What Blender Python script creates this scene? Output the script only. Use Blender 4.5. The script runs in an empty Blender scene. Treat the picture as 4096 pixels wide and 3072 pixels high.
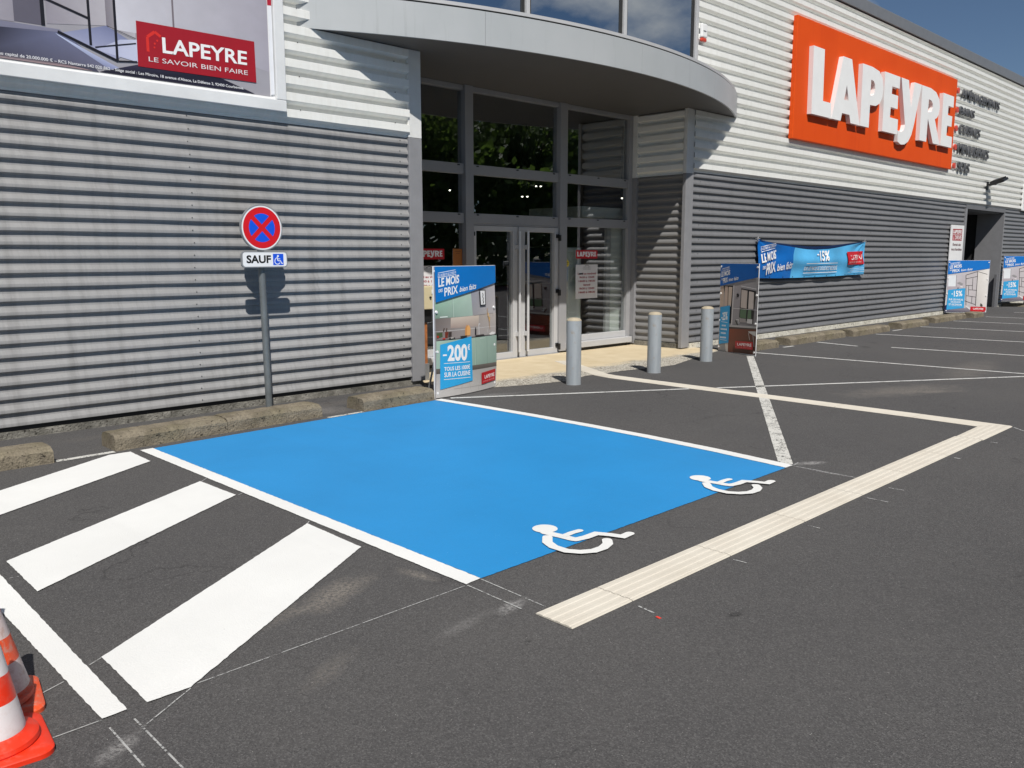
import bpy, bmesh, math, random
from mathutils import Vector, Matrix
random.seed(7)
R = math.radians
scene = bpy.context.scene
COL = scene.collection

# ---------------------------------------------------------------- camera, sky, sun, exposure
cam_d = bpy.data.cameras.new('camera')
cam_d.sensor_fit = 'HORIZONTAL'
cam_d.sensor_width = 36.0
cam_d.angle = 2 * math.atan(2048 / 3391.95)
cam_d.clip_start = 0.05
cam_d.clip_end = 2000
cam = bpy.data.objects.new('camera', cam_d)
COL.objects.link(cam)
cam.location = (0, -8.311, 1.6)
cam.rotation_euler = (R(90 - 8.648), R(0.04), R(-44.49))
scene.camera = cam

SUN_TRAVEL = Vector((0.60, 1.0, -1.44)).normalized()
SUN_EL = math.asin(-SUN_TRAVEL.z)
SUN_AZ = math.atan2(-SUN_TRAVEL.x, -SUN_TRAVEL.y)      # clockwise from +Y

world = bpy.data.worlds.new('World')
scene.world = world
world.use_nodes = True
wn, wl = world.node_tree.nodes, world.node_tree.links
wn.clear()
w_out = wn.new('ShaderNodeOutputWorld')
w_bg = wn.new('ShaderNodeBackground')
w_bg.inputs['Strength'].default_value = 0.055
sky = wn.new('ShaderNodeTexSky')
sky.sky_type = 'NISHITA'
sky.sun_disc = False
sky.sun_elevation = SUN_EL
sky.sun_rotation = SUN_AZ
sky.altitude = 1200
sky.air_density = 1.0
sky.dust_density = 0.0
sky.ozone_density = 4.0
# scattered fair-weather cumulus
w_tc = wn.new('ShaderNodeTexCoord')
w_map = wn.new('ShaderNodeMapping')
w_map.inputs['Scale'].default_value = (1.0, 1.0, 1.9)
w_map.inputs['Location'].default_value = (0.35, 0.2, 0.1)
w_noise = wn.new('ShaderNodeTexNoise')
w_noise.inputs['Scale'].default_value = 3.1
w_noise.inputs['Detail'].default_value = 9
w_noise.inputs['Roughness'].default_value = 0.55
w_ramp = wn.new('ShaderNodeValToRGB')
w_ramp.color_ramp.elements[0].position = 0.535
w_ramp.color_ramp.elements[1].position = 0.65
w_mix = wn.new('ShaderNodeMixRGB')
w_mix.inputs['Color2'].default_value = (9.0, 9.1, 9.2, 1)
wl.new(w_tc.outputs['Generated'], w_map.inputs['Vector'])
wl.new(w_map.outputs['Vector'], w_noise.inputs['Vector'])
wl.new(w_noise.outputs['Fac'], w_ramp.inputs['Fac'])
wl.new(w_ramp.outputs['Color'], w_mix.inputs['Fac'])
wl.new(sky.outputs['Color'], w_mix.inputs['Color1'])
wl.new(w_mix.outputs['Color'], w_bg.inputs['Color'])
wl.new(w_bg.outputs['Background'], w_out.inputs['Surface'])

sun_d = bpy.data.lights.new('sun', 'SUN')
sun_d.energy = 5.0
sun_d.angle = R(0.53)
sun_d.color = (1.0, 0.965, 0.91)
sun = bpy.data.objects.new('sun', sun_d)
COL.objects.link(sun)
sun.location = (-6, -12, 14)
sun.rotation_euler = SUN_TRAVEL.to_track_quat('-Z', 'Y').to_euler()

scene.view_settings.view_transform = 'Standard'
scene.view_settings.look = 'None'
scene.view_settings.exposure = 0.0
scene.view_settings.gamma = 1.0
scene.view_settings.use_curve_mapping = False
scene.render.engine = 'CYCLES'
scene.cycles.max_bounces = 8
scene.cycles.transparent_max_bounces = 12

# ---------------------------------------------------------------- materials
def lin(c):
    def f(v):
        v /= 255.0
        return v / 12.92 if v <= 0.04045 else ((v + 0.055) / 1.055) ** 2.4
    return tuple(f(v) for v in c)

class NT:
    def __init__(s, name):
        s.m = bpy.data.materials.new(name)
        s.m.use_nodes = True
        s.n = s.m.node_tree.nodes
        s.l = s.m.node_tree.links
        s.n.clear()
        s.out = s.n.new('ShaderNodeOutputMaterial')
        s.b = s.n.new('ShaderNodeBsdfPrincipled')
        s.l.new(s.b.outputs[0], s.out.inputs['Surface'])
        s.tc = None
    def coord(s, which='Object', scale=(1, 1, 1), loc=(0, 0, 0)):
        if s.tc is None:
            s.tc = s.n.new('ShaderNodeTexCoord')
        mp = s.n.new('ShaderNodeMapping')
        mp.inputs['Scale'].default_value = scale
        mp.inputs['Location'].default_value = loc
        s.l.new(s.tc.outputs[which], mp.inputs['Vector'])
        return mp.outputs['Vector']
    def noise(s, vec, scale, detail=4, rough=0.55):
        t = s.n.new('ShaderNodeTexNoise')
        t.inputs['Scale'].default_value = scale
        t.inputs['Detail'].default_value = detail
        t.inputs['Roughness'].default_value = rough
        s.l.new(vec, t.inputs['Vector'])
        return t.outputs['Fac']
    def voro(s, vec, scale, out='Color'):
        t = s.n.new('ShaderNodeTexVoronoi')
        t.inputs['Scale'].default_value = scale
        s.l.new(vec, t.inputs['Vector'])
        return t.outputs[out]
    def ramp(s, val, p0, p1, c0=(0, 0, 0), c1=(1, 1, 1)):
        r = s.n.new('ShaderNodeValToRGB')
        r.color_ramp.elements[0].position = p0
        r.color_ramp.elements[1].position = p1
        r.color_ramp.elements[0].color = (*c0, 1)
        r.color_ramp.elements[1].color = (*c1, 1)
        s.l.new(val, r.inputs['Fac'])
        return r.outputs['Color']
    def mix(s, fac, a, b, mode='MIX'):
        m = s.n.new('ShaderNodeMixRGB')
        m.blend_type = mode
        for k, v in (('Fac', fac), ('Color1', a), ('Color2', b)):
            if isinstance(v, (int, float)):
                m.inputs[k].default_value = v if k == 'Fac' else (v, v, v, 1)
            elif isinstance(v, tuple):
                m.inputs[k].default_value = (*v[:3], 1)
            else:
                s.l.new(v, m.inputs[k])
        return m.outputs['Color']
    def math(s, op, a, b=0.0, c=0.0):
        m = s.n.new('ShaderNodeMath')
        m.operation = op
        for i, v in enumerate((a, b, c)):
            if isinstance(v, (int, float)):
                m.inputs[i].default_value = v
            else:
                s.l.new(v, m.inputs[i])
        return m.outputs[0]
    def bump(s, h, strength, dist=0.01, normal=None):
        b = s.n.new('ShaderNodeBump')
        b.inputs['Strength'].default_value = strength
        b.inputs['Distance'].default_value = dist
        s.l.new(h, b.inputs['Height'])
        if normal is not None:
            s.l.new(normal, b.inputs['Normal'])
        s.l.new(b.outputs['Normal'], s.b.inputs['Normal'])
        return b.outputs['Normal']
    def set(s, color=None, rough=0.6, metal=0.0, spec=None):
        if color is not None:
            if isinstance(color, tuple):
                s.b.inputs['Base Color'].default_value = (*color[:3], 1)
            else:
                s.l.new(color, s.b.inputs['Base Color'])
        if isinstance(rough, (int, float)):
            s.b.inputs['Roughness'].default_value = rough
        else:
            s.l.new(rough, s.b.inputs['Roughness'])
        s.b.inputs['Metallic'].default_value = metal
        if spec is not None:
            s.b.inputs['Specular IOR Level'].default_value = spec
        return s.m

def plain(name, color, rough=0.55, metal=0.0, var=0.10, scale=6.0, bump=0.0, spec=None):
    t = NT(name)
    v = t.coord()
    n = t.noise(v, scale, 6, 0.6)
    c = t.mix(t.ramp(n, 0.3, 0.75), tuple(x * (1 - var) for x in color), tuple(min(1, x * (1 + var)) for x in color))
    if bump:
        t.bump(t.noise(v, scale * 12, 4), bump, 0.004)
    return t.set(c, rough, metal, spec)

def clad(name, color, dirt, fade, rough=0.5, streak=0.5):
    """coated corrugated steel: run-off streaks, chalking, faint sheet-to-sheet change"""
    t = NT(name)
    v = t.coord()
    run = t.noise(t.coord(scale=(9.0, 1, 0.55)), 1.0, 7, 0.65)
    fine = t.noise(t.coord(scale=(30.0, 1, 3.0)), 1.0, 5, 0.7)
    chips = t.noise(t.coord(scale=(16.0, 16.0, 40.0)), 1.0, 5, 0.75)
    big = t.noise(t.coord(scale=(0.35, 1, 0.5)), 1.0, 3)
    c = t.mix(t.ramp(big, 0.35, 0.7), color, fade)
    c = t.mix(t.math('MULTIPLY', t.ramp(run, 0.46, 0.72), streak), c, dirt)
    c = t.mix(t.math('MULTIPLY', t.ramp(fine, 0.52, 0.75), streak * 0.6), c, dirt)
    c = t.mix(t.math('MULTIPLY', t.ramp(chips, 0.55, 0.70), streak * 0.5), c, tuple(min(1, x * 1.25) for x in fade))
    wob = t.noise(t.coord(scale=(2.2, 1, 12.0)), 1.0, 3)
    t.bump(t.math('ADD', wob, t.math('MULTIPLY', fine, 0.25)), 0.10, 0.02)
    return t.set(c, rough)

M = {}
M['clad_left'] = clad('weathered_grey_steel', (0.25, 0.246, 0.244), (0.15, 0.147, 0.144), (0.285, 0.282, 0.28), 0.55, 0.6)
M['clad_right'] = clad('dimmed_grey_steel', (0.155, 0.155, 0.16), (0.10, 0.10, 0.102), (0.175, 0.175, 0.18), 0.42, 0.35)  # same grey sheet as the left, its dimmer sunlit look put into colour
M['clad_side'] = clad('side_grey_steel', (0.19, 0.187, 0.186), (0.13, 0.128, 0.125), (0.22, 0.215, 0.21), 0.48, 0.35)  # same grey sheet again, toned between the two front walls
M['clad_light'] = clad('off_white_steel', (0.79, 0.79, 0.75), (0.58, 0.57, 0.51), (0.82, 0.82, 0.79), 0.45, 0.30)
M['post_grey'] = plain('grey_flashing', (0.24, 0.24, 0.25), 0.45, var=0.08)
M['post_dark'] = plain('dark_grey_flashing', (0.15, 0.15, 0.16), 0.45, var=0.08)
M['post_light'] = plain('off_white_flashing', (0.68, 0.68, 0.66), 0.45, var=0.05)
M['frame'] = plain('grey_aluminium', (0.31, 0.31, 0.32), 0.38, var=0.05, scale=3)
M['frame_light'] = plain('pale_aluminium', (0.46, 0.46, 0.465), 0.38, var=0.05, scale=3)
M['handle'] = plain('silver_handle', (0.62, 0.62, 0.63), 0.3, 0.3, var=0.04)
M['black'] = plain('black_plastic', (0.012, 0.012, 0.013), 0.45, var=0.2)
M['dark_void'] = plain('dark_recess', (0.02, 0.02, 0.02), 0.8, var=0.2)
M['gasket'] = plain('black_rubber', (0.02, 0.02, 0.02), 0.6, var=0.2)
M['coping'] = plain('slate_grey_coping', (0.17, 0.175, 0.185), 0.4, var=0.06)
M['white_plastic'] = plain('white_plastic', (0.78, 0.78, 0.77), 0.35, var=0.03)
M['red_plastic'] = plain('red_plastic', (0.60, 0.06, 0.03), 0.3, var=0.1)
M['soffit'] = plain('grey_brown_soffit', (0.105, 0.10, 0.095), 0.6, var=0.05, scale=2)
M['galv'] = plain('steel_bracket', (0.35, 0.36, 0.37), 0.4, 0.6, var=0.15)
M['silver'] = plain('silver_tape', (0.75, 0.75, 0.76), 0.25, 0.7, var=0.1)
M['screw'] = plain('screw_head', (0.08, 0.08, 0.08), 0.4, 0.3)

def fascia_mat():
    t = NT('silver_grey_fascia')
    v = t.coord()
    n = t.noise(v, 1.3, 5)
    drip = t.noise(t.coord(scale=(14, 14, 0.8)), 1.0, 6, 0.7)
    c = t.mix(t.ramp(n, 0.3, 0.7), (0.41, 0.43, 0.435), (0.46, 0.475, 0.48))
    c = t.mix(t.math('MULTIPLY', t.ramp(drip, 0.58, 0.80), 0.35), c, (0.24, 0.24, 0.235))
    return t.set(c, 0.42, 0.1)
M['fascia'] = fascia_mat()

def glass_mat(name, base_refl, tint, gloss=(0.95, 0.97, 1.0)):
    t = NT(name)
    tr = t.n.new('ShaderNodeBsdfTransparent')
    tr.inputs['Color'].default_value = (*tint, 1)
    gl = t.n.new('ShaderNodeBsdfGlossy')
    gl.inputs['Roughness'].default_value = 0.0
    gl.inputs['Color'].default_value = (*gloss, 1)
    fr = t.n.new('ShaderNodeFresnel')
    fr.inputs['IOR'].default_value = 1.5
    geo = t.n.new('ShaderNodeNewGeometry')
    fac = t.math('MULTIPLY', t.math('ADD', fr.outputs[0], base_refl), t.math('SUBTRACT', 1.0, geo.outputs['Backfacing']))
    wob = t.noise(t.coord(), 0.8, 2)
    b = t.n.new('ShaderNodeBump')
    b.inputs['Strength'].default_value = 0.02
    b.inputs['Distance'].default_value = 0.02
    t.l.new(wob, b.inputs['Height'])
    t.l.new(b.outputs['Normal'], gl.inputs['Normal'])
    mx = t.n.new('ShaderNodeMixShader')
    t.l.new(fac, mx.inputs[0])
    t.l.new(tr.outputs[0], mx.inputs[1])
    t.l.new(gl.outputs[0], mx.inputs[2])
    t.l.new(mx.outputs[0], t.out.inputs['Surface'])
    t.n.remove(t.b)
    return t.m
M['glass'] = glass_mat('clear_glass', 0.20, (0.86, 0.88, 0.87))
M['mirror_glass'] = glass_mat('solar_glass', 0.55, (0.22, 0.25, 0.28), (0.86, 0.93, 1.0))

def asphalt():
    t = NT('asphalt')
    v = t.coord()
    big = t.noise(v, 0.45, 5, 0.6)
    mid = t.noise(v, 5.0, 6, 0.65)
    cell = t.voro(v, 190.0, 'Color')
    dist = t.voro(v, 190.0, 'Distance')
    grain = t.noise(v, 260.0, 3, 0.7)
    c = t.mix(t.ramp(big, 0.32, 0.70), (0.070, 0.0675, 0.068), (0.088, 0.084, 0.082))
    c = t.mix(t.math('MULTIPLY', t.ramp(mid, 0.45, 0.8), 0.25), c, (0.105, 0.100, 0.097))
    bw = t.n.new('ShaderNodeRGBToBW')
    t.l.new(cell, bw.inputs[0])
    c = t.mix(t.math('MULTIPLY', t.ramp(bw.outputs[0], 0.62, 0.80), 0.55), c, (0.15, 0.146, 0.142))
    c = t.mix(t.math('MULTIPLY', t.ramp(bw.outputs[0], 0.18, 0.36, (1, 1, 1), (0, 0, 0)), 0.5), c, (0.036, 0.035, 0.035))
    pits = t.voro(t.coord(loc=(3.1, 7.7, 0)), 75.0, 'Distance')
    pmask = t.math('MULTIPLY', t.ramp(pits, 0.10, 0.17, (1, 1, 1), (0, 0, 0)), t.ramp(t.noise(v, 31.0, 2), 0.44, 0.54))
    c = t.mix(t.math('MULTIPLY', pmask, 0.9), c, (0.012, 0.012, 0.012))
    cell2 = t.voro(v, 40.0, 'Distance')
    c = t.mix(t.math('MULTIPLY', t.ramp(cell2, 0.05, 0.085, (1, 1, 1), (0, 0, 0)), t.ramp(t.noise(v, 13.0, 2), 0.50, 0.58)), c, (0.40, 0.39, 0.37))
    # hairline cracks
    wv = t.n.new('ShaderNodeTexVoronoi')
    wv.feature = 'DISTANCE_TO_EDGE'
    wv.inputs['Scale'].default_value = 0.32
    dv = t.n.new('ShaderNodeVectorMath')
    dv.operation = 'ADD'
    nz = t.n.new('ShaderNodeTexNoise')
    nz.inputs['Scale'].default_value = 2.2
    nz.inputs['Detail'].default_value = 6
    t.l.new(v, nz.inputs['Vector'])
    sc = t.n.new('ShaderNodeVectorMath')
    sc.operation = 'SCALE'
    sc.inputs['Scale'].default_value = 0.9
    t.l.new(nz.outputs['Color'], sc.inputs[0])
    t.l.new(v, dv.inputs[0])
    t.l.new(sc.outputs[0], dv.inputs[1])
    t.l.new(dv.outputs[0], wv.inputs['Vector'])
    crack = t.math('MULTIPLY', t.ramp(wv.outputs['Distance'], 0.0006, 0.0018, (1, 1, 1), (0, 0, 0)), t.ramp(t.noise(v, 0.7, 2), 0.50, 0.58))
    c = t.mix(t.math('MULTIPLY', crack, 0.6), c, (0.025, 0.024, 0.024))
    # dusty stains and spills, each with its own place on the ground
    scuff = t.ramp(t.noise(v, 55.0, 5, 0.8), 0.40, 0.60)
    for (sx, sy, rx, ry, ang, k, col) in STAINS:
        m1 = t.n.new('ShaderNodeMapping')
        m1.vector_type = 'TEXTURE'
        m1.inputs['Location'].default_value = (sx, sy, 0)
        m1.inputs['Rotation'].default_value = (0, 0, R(ang))
        m1.inputs['Scale'].default_value = (rx, ry, 1)
        t.l.new(t.tc.outputs['Object'], m1.inputs['Vector'])
        ln = t.n.new('ShaderNodeVectorMath')
        ln.operation = 'LENGTH'
        t.l.new(m1.outputs['Vector'], ln.inputs[0])
        edge = t.math('ADD', ln.outputs['Value'], t.math('MULTIPLY', t.math('SUBTRACT', mid, 0.5), 1.6))
        mask = t.ramp(edge, 0.25, 1.0, (1, 1, 1), (0, 0, 0))
        c = t.mix(t.math('MULTIPLY', t.math('MULTIPLY', mask, scuff), k), c, col)
    h = t.math('ADD', t.math('MULTIPLY', dist, 1.0), t.math('MULTIPLY', grain, 0.5))
    t.bump(h, 0.55, 0.006)
    return t.set(c, t.ramp(grain, 0.2, 0.8, (0.72,) * 3, (0.95,) * 3), spec=0.3)
DUST = (0.27, 0.24, 0.205)
STAINS = [(2.10, -4.96, 0.34, 0.13, 20, 0.75, DUST), (2.53, -5.05, 0.05, 0.17, 8, 0.7, DUST), (1.75, -5.02, 0.25, 0.10, 10, 0.35, DUST),
          (1.66, -5.6, 0.2, 0.07, 25, 0.3, DUST), (10.3, -4.45, 1.1, 0.35, -20, 0.55, DUST), (12.9, -4.4, 1.6, 0.35, 8, 0.40, DUST),
          (10.5, -4.75, 0.5, 0.12, -35, 0.55, DUST), (0.88, -5.57, 0.12, 0.05, 30, 0.7, (0.35, 0.34, 0.33)), (6.16, -5.36, 0.16, 0.06, -30, 0.8, (0.42, 0.41, 0.40)),
          (5.97, -5.55, 0.022, 0.26, 0, 0.9, (0.5, 0.49, 0.48)), (3.245, -6.435, 0.06, 0.03, -30, 0.95, (0.012, 0.012, 0.012)), (2.40, -5.97, 0.02, 0.015, 0, 0.9, (0.012, 0.012, 0.012)),
          (6.6, -1.25, 0.5, 0.12, -15, 0.5, (0.30, 0.29, 0.28)), (4.7, -0.75, 0.3, 0.25, 0, 0.55, (0.28, 0.26, 0.24)), (2.30, -5.66, 0.22, 0.05, 10, 0.35, (0.3, 0.29, 0.28)),
          (4.2, -0.45, 3.0, 0.18, 0, 0.35, (0.19, 0.165, 0.14)), (2.62, -5.66, 0.14, 0.05, 10, 0.6, (0.42, 0.41, 0.4)), (2.9, -3.2, 0.9, 0.4, 60, 0.0, DUST),
          (9.5, -7.2, 1.6, 0.9, 30, 0.22, (0.028, 0.027, 0.027)), (4.6, -7.3, 1.2, 0.5, -15, 0.22, (0.03, 0.029, 0.029)), (17.6, -2.1, 0.35, 0.12, 20, 0.8, (0.02, 0.019, 0.019)),
          (14.8, -2.1, 0.2, 0.10, 40, 0.85, (0.02, 0.019, 0.019)), (15.6, -1.9, 0.18, 0.10, 0, 0.7, (0.02, 0.019, 0.019))]
M['asphalt'] = asphalt()

def road_paint(name, color, wear=0.0, speck=0.35, rough=0.6):
    """thick road paint that keeps the grain of the asphalt; wear opens it to what lies below"""
    t = NT(name)
    v = t.coord()
    g = t.noise(v, 170.0, 3, 0.7)
    b = t.noise(v, 1.3, 4)
    pit = t.voro(v, 120.0, 'Distance')
    c = t.mix(t.ramp(b, 0.3, 0.7), tuple(x * 0.94 for x in color), tuple(min(1, x * 1.03) for x in color))
    roll = t.noise(t.coord(scale=(1.1, 7.0, 1.0)), 1.0, 4)
    c = t.mix(t.math('MULTIPLY', t.ramp(roll, 0.4, 0.7), 0.06), c, tuple(x * 0.8 for x in color))
    c = t.mix(t.math('MULTIPLY', t.ramp(g, 0.30, 0.45, (1, 1, 1), (0, 0, 0)), speck), c, tuple(x * 0.55 for x in color))
    dots = t.voro(t.coord(loc=(1.3, 4.1, 0)), 26.0, 'Distance')
    dm = t.math('MULTIPLY', t.ramp(dots, 0.035, 0.06, (1, 1, 1), (0, 0, 0)), t.ramp(t.noise(v, 6.0, 2), 0.46, 0.56))
    c = t.mix(t.math('MULTIPLY', dm, 0.85), c, tuple(min(0.8, x + 0.28) for x in color))
    pk = t.voro(t.coord(loc=(8.3, 2.1, 0)), 19.0, 'Distance')
    pm = t.math('MULTIPLY', t.ramp(pk, 0.025, 0.045, (1, 1, 1), (0, 0, 0)), t.ramp(t.noise(v, 4.0, 2), 0.50, 0.58))
    c = t.mix(t.math('MULTIPLY', pm, 0.75), c, (0.06, 0.06, 0.06))
    tyre = t.noise(t.coord(scale=(5.0, 0.35, 1)), 1.0, 5, 0.6)
    c = t.mix(t.math('MULTIPLY', t.ramp(tyre, 0.55, 0.80), 0.10), c, tuple(x * 0.5 + 0.03 for x in color))
    t.bump(t.math('ADD', g, pit), 0.22, 0.004)
    t.set(c, rough, spec=0.35)
    if wear > 0:
        hole = t.noise(v, 60.0, 5, 0.75)
        hole2 = t.noise(v, 9.0, 3)
        f = t.ramp(t.math('ADD', hole, t.math('MULTIPLY', t.math('SUBTRACT', hole2, 0.5), 0.5)), wear - 0.05, wear + 0.05)
        tr = t.n.new('ShaderNodeBsdfTransparent')
        mx = t.n.new('ShaderNodeMixShader')
        t.l.new(f, mx.inputs[0])
        t.l.new(tr.outputs[0], mx.inputs[1])
        t.l.new(t.b.outputs[0], mx.inputs[2])
        t.l.new(mx.outputs[0], t.out.inputs['Surface'])
    return t.m
M['paint_white'] = road_paint('fresh_white_road_paint', (0.735, 0.735, 0.715), 0, 0.12)
M['paint_blue'] = road_paint('blue_road_paint', (0.020, 0.243, 0.560), 0, 0.34, 0.55)
M['paint_old'] = road_paint('worn_white_road_paint', (0.60, 0.59, 0.55), 0.42, 0.4)
M['paint_thin'] = road_paint('thin_white_road_paint', (0.60, 0.60, 0.58), 0.38, 0.4)
M['chalk'] = road_paint('chalk_line', (0.40, 0.40, 0.39), 0.44, 0.3)
M['spray_red'] = plain('red_spray_paint', (0.7, 0.05, 0.03), 0.6)

def tactile_mat():
    t = NT('cream_resin')
    v = t.coord()
    n = t.noise(v, 2.2, 5)
    g = t.noise(v, 90, 4, 0.7)
    c = t.mix(t.ramp(n, 0.3, 0.7), (0.58, 0.53, 0.445), (0.66, 0.615, 0.53))
    c = t.mix(t.math('MULTIPLY', t.ramp(g, 0.55, 0.75), 0.25), c, (0.48, 0.43, 0.36))
    t.bump(g, 0.2, 0.003)
    return t.set(c, 0.6)
M['tactile'] = tactile_mat()

def concrete(name, color, dark, moss, amount):
    t = NT(name)
    v = t.coord()
    n = t.noise(v, 6, 8, 0.65)
    f = t.noise(v, 45, 5, 0.7)
    pit = t.voro(v, 60, 'Distance')
    c = t.mix(t.ramp(n, 0.35, 0.7), color, dark)
    c = t.mix(t.math('MULTIPLY', t.ramp(f, 0.48, 0.68), 0.6), c, dark)
    c = t.mix(t.math('MULTIPLY', t.ramp(t.noise(v, 3.3, 4), 0.48, 0.66), amount), c, moss)
    pits = t.ramp(t.noise(v, 26, 3, 0.8), 0.345, 0.41, (1, 1, 1), (0, 0, 0))
    c = t.mix(t.math('MULTIPLY', pits, 0.85), c, (0.02, 0.018, 0.015))
    t.bump(t.math('ADD', t.math('MULTIPLY', f, 1.0), t.math('MULTIPLY', pit, 0.5)), 0.9, 0.012)
    return t.set(c, 0.9, spec=0.2)
M['kerb'] = concrete('mossy_concrete', (0.265, 0.228, 0.168), (0.125, 0.105, 0.078), (0.19, 0.168, 0.10), 0.35)
M['plinth'] = concrete('stained_concrete', (0.30, 0.285, 0.25), (0.10, 0.095, 0.08), (0.05, 0.048, 0.04), 0.6)
M['plinth_white'] = concrete('whitewashed_concrete', (0.72, 0.70, 0.62), (0.52, 0.49, 0.41), (0.30, 0.27, 0.2), 0.35)

def sand_pavement():
    t = NT('sandy_resin_paving')
    v = t.coord()
    sep = t.n.new('ShaderNodeSeparateXYZ')
    t.l.new(v, sep.inputs[0])
    n = t.noise(v, 3.0, 6, 0.6)
    g = t.noise(v, 110, 3, 0.7)
    cell = t.voro(v, 55, 'Color')
    bw = t.n.new('ShaderNodeRGBToBW')
    t.l.new(cell, bw.inputs[0])
    c = t.mix(t.ramp(n, 0.3, 0.7), (0.54, 0.44, 0.285), (0.63, 0.53, 0.37))
    c = t.mix(t.math('MULTIPLY', t.ramp(g, 0.55, 0.75), 0.4), c, (0.38, 0.30, 0.19))
    grav = t.mix(t.ramp(bw.outputs[0], 0.2, 0.8), (0.20, 0.18, 0.15), (0.56, 0.53, 0.46))
    edge = t.math('ADD', sep.outputs['Y'], t.math('MULTIPLY', t.math('SUBTRACT', n, 0.5), 0.7))
    c = t.mix(t.ramp(t.math('ADD', edge, 1.0), 0.38, 0.62, (1, 1, 1), (0, 0, 0)), c, grav)
    t.bump(t.math('ADD', g, bw.outputs[0]), 0.5, 0.006)
    return t.set(c, 0.9, spec=0.2)
M['sand'] = sand_pavement()

def ink_mat(name, rough):
    t = NT(name)
    a = t.n.new('ShaderNodeAttribute')
    a.attribute_name = 'ink'
    n = t.noise(t.coord(), 7, 4)
    c = t.mix(0.10, a.outputs['Color'], t.mix(1.0, a.outputs['Color'], t.ramp(n, 0.2, 0.8), 'MULTIPLY'))
    return t.set(c, rough)
M['ink'] = ink_mat('printed_ink', 0.45)
M['sheet'] = plain('white_board', (0.80, 0.80, 0.80), 0.4, var=0.03)

def sign_orange():
    t = NT('orange_enamel')
    v = t.coord()
    n = t.noise(v, 0.8, 4)
    drip = t.noise(t.coord(scale=(5, 1, 0.35)), 1.0, 5)
    c = t.mix(t.ramp(n, 0.3, 0.7), (0.66, 0.070, 0.007), (0.72, 0.085, 0.009))
    c = t.mix(t.math('MULTIPLY', t.ramp(drip, 0.55, 0.75), 0.25), c, (0.56, 0.035, 0.010))
    return t.set(c, 0.55, spec=0.15)
M['orange'] = sign_orange()
M['orange_edge'] = plain('orange_panel_return', (0.45, 0.04, 0.008), 0.5, var=0.15)
def letter_mat():
    t = NT('white_letter_enamel')
    drip = t.noise(t.coord(scale=(16, 16, 0.7)), 1.0, 6, 0.7)
    n = t.noise(t.coord(), 4.0, 4)
    c = t.mix(t.ramp(n, 0.3, 0.7), (0.80, 0.80, 0.79), (0.84, 0.84, 0.83))
    c = t.mix(t.math('MULTIPLY', t.ramp(drip, 0.62, 0.78), 0.45), c, (0.42, 0.33, 0.24))
    return t.set(c, 0.4)
M['letter'] = letter_mat()
M['word'] = plain('dark_grey_letter', (0.10, 0.10, 0.105), 0.45)
M['billframe'] = plain('white_aluminium_frame', (0.70, 0.71, 0.71), 0.4, var=0.08, scale=3)
def bollard_mat():
    t = NT('blue_grey_painted_steel')
    v = t.coord()
    run = t.noise(t.coord(scale=(10, 10, 1.2)), 1.0, 6, 0.7)
    n = t.noise(v, 9, 5)
    c = t.mix(t.ramp(run, 0.35, 0.7), (0.23, 0.255, 0.275), (0.31, 0.33, 0.345))
    c = t.mix(t.math('MULTIPLY', t.ramp(n, 0.60, 0.72), 0.7), c, (0.24, 0.20, 0.15))
    scr = t.noise(t.coord(scale=(30, 30, 3)), 1.0, 4, 0.8)
    c = t.mix(t.math('MULTIPLY', t.ramp(scr, 0.62, 0.70), 0.5), c, (0.45, 0.46, 0.46))
    t.bump(n, 0.15, 0.005)
    return t.set(c, 0.5)
M['bollard'] = bollard_mat()
M['bollard_cap'] = plain('dusty_cap', (0.42, 0.36, 0.26), 0.8, var=0.2, scale=20)
M['pole'] = plain('grey_green_pole', (0.15, 0.165, 0.17), 0.4, 0.2, var=0.2, scale=8)
M['sign_rim'] = plain('aluminium_rim', (0.40, 0.41, 0.42), 0.35, 0.5, var=0.1)
M['sign_white'] = plain('white_reflective_film', (0.78, 0.78, 0.78), 0.35, var=0.02)
M['sign_red'] = plain('red_reflective_film', (0.62, 0.012, 0.02), 0.35, var=0.03)
M['sign_blue'] = plain('blue_reflective_film', (0.008, 0.09, 0.66), 0.35, var=0.03)
M['sign_black'] = plain('black_film', (0.008, 0.008, 0.008), 0.4)

def cone_mat(name, orange, white, fade):
    t = NT(name)
    a = t.n.new('ShaderNodeAttribute')
    a.attribute_name = 'ink'
    v = t.coord()
    n = t.noise(v, 28, 6, 0.75)
    g = t.noise(v, 7, 5)
    c = t.mix(t.math('MULTIPLY', t.ramp(n, 0.50, 0.62), fade), a.outputs['Color'], (0.48, 0.30, 0.24))
    c = t.mix(t.math('MULTIPLY', t.ramp(g, 0.5, 0.75), fade * 0.5), c, (0.25, 0.2, 0.17))
    t.bump(n, 0.1, 0.003)
    return t.set(c, 0.45)
M['cone_new'] = cone_mat('bright_cone_plastic', None, None, 0.12)
M['cone_old'] = cone_mat('scuffed_cone_plastic', None, None, 0.65)
M['wood'] = plain('rust_brown_timber', (0.36, 0.13, 0.04), 0.6, var=0.35, scale=14)
M['cream'] = plain('cream_letterbox', (0.62, 0.53, 0.33), 0.4, var=0.05)
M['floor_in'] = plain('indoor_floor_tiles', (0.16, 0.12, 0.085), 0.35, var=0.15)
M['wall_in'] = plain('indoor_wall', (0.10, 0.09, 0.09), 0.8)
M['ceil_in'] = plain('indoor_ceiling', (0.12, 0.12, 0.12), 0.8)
M['panel_in'] = plain('pale_indoor_panel', (0.78, 0.81, 0.77), 0.5, var=0.05)
M['red_in'] = plain('dark_red_counter', (0.13, 0.007, 0.010), 0.4)
M['blue_in'] = plain('blue_reflection_tint', (0.008, 0.030, 0.13), 0.5)  # tone of the blue bay mirrored in the door glass
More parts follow.
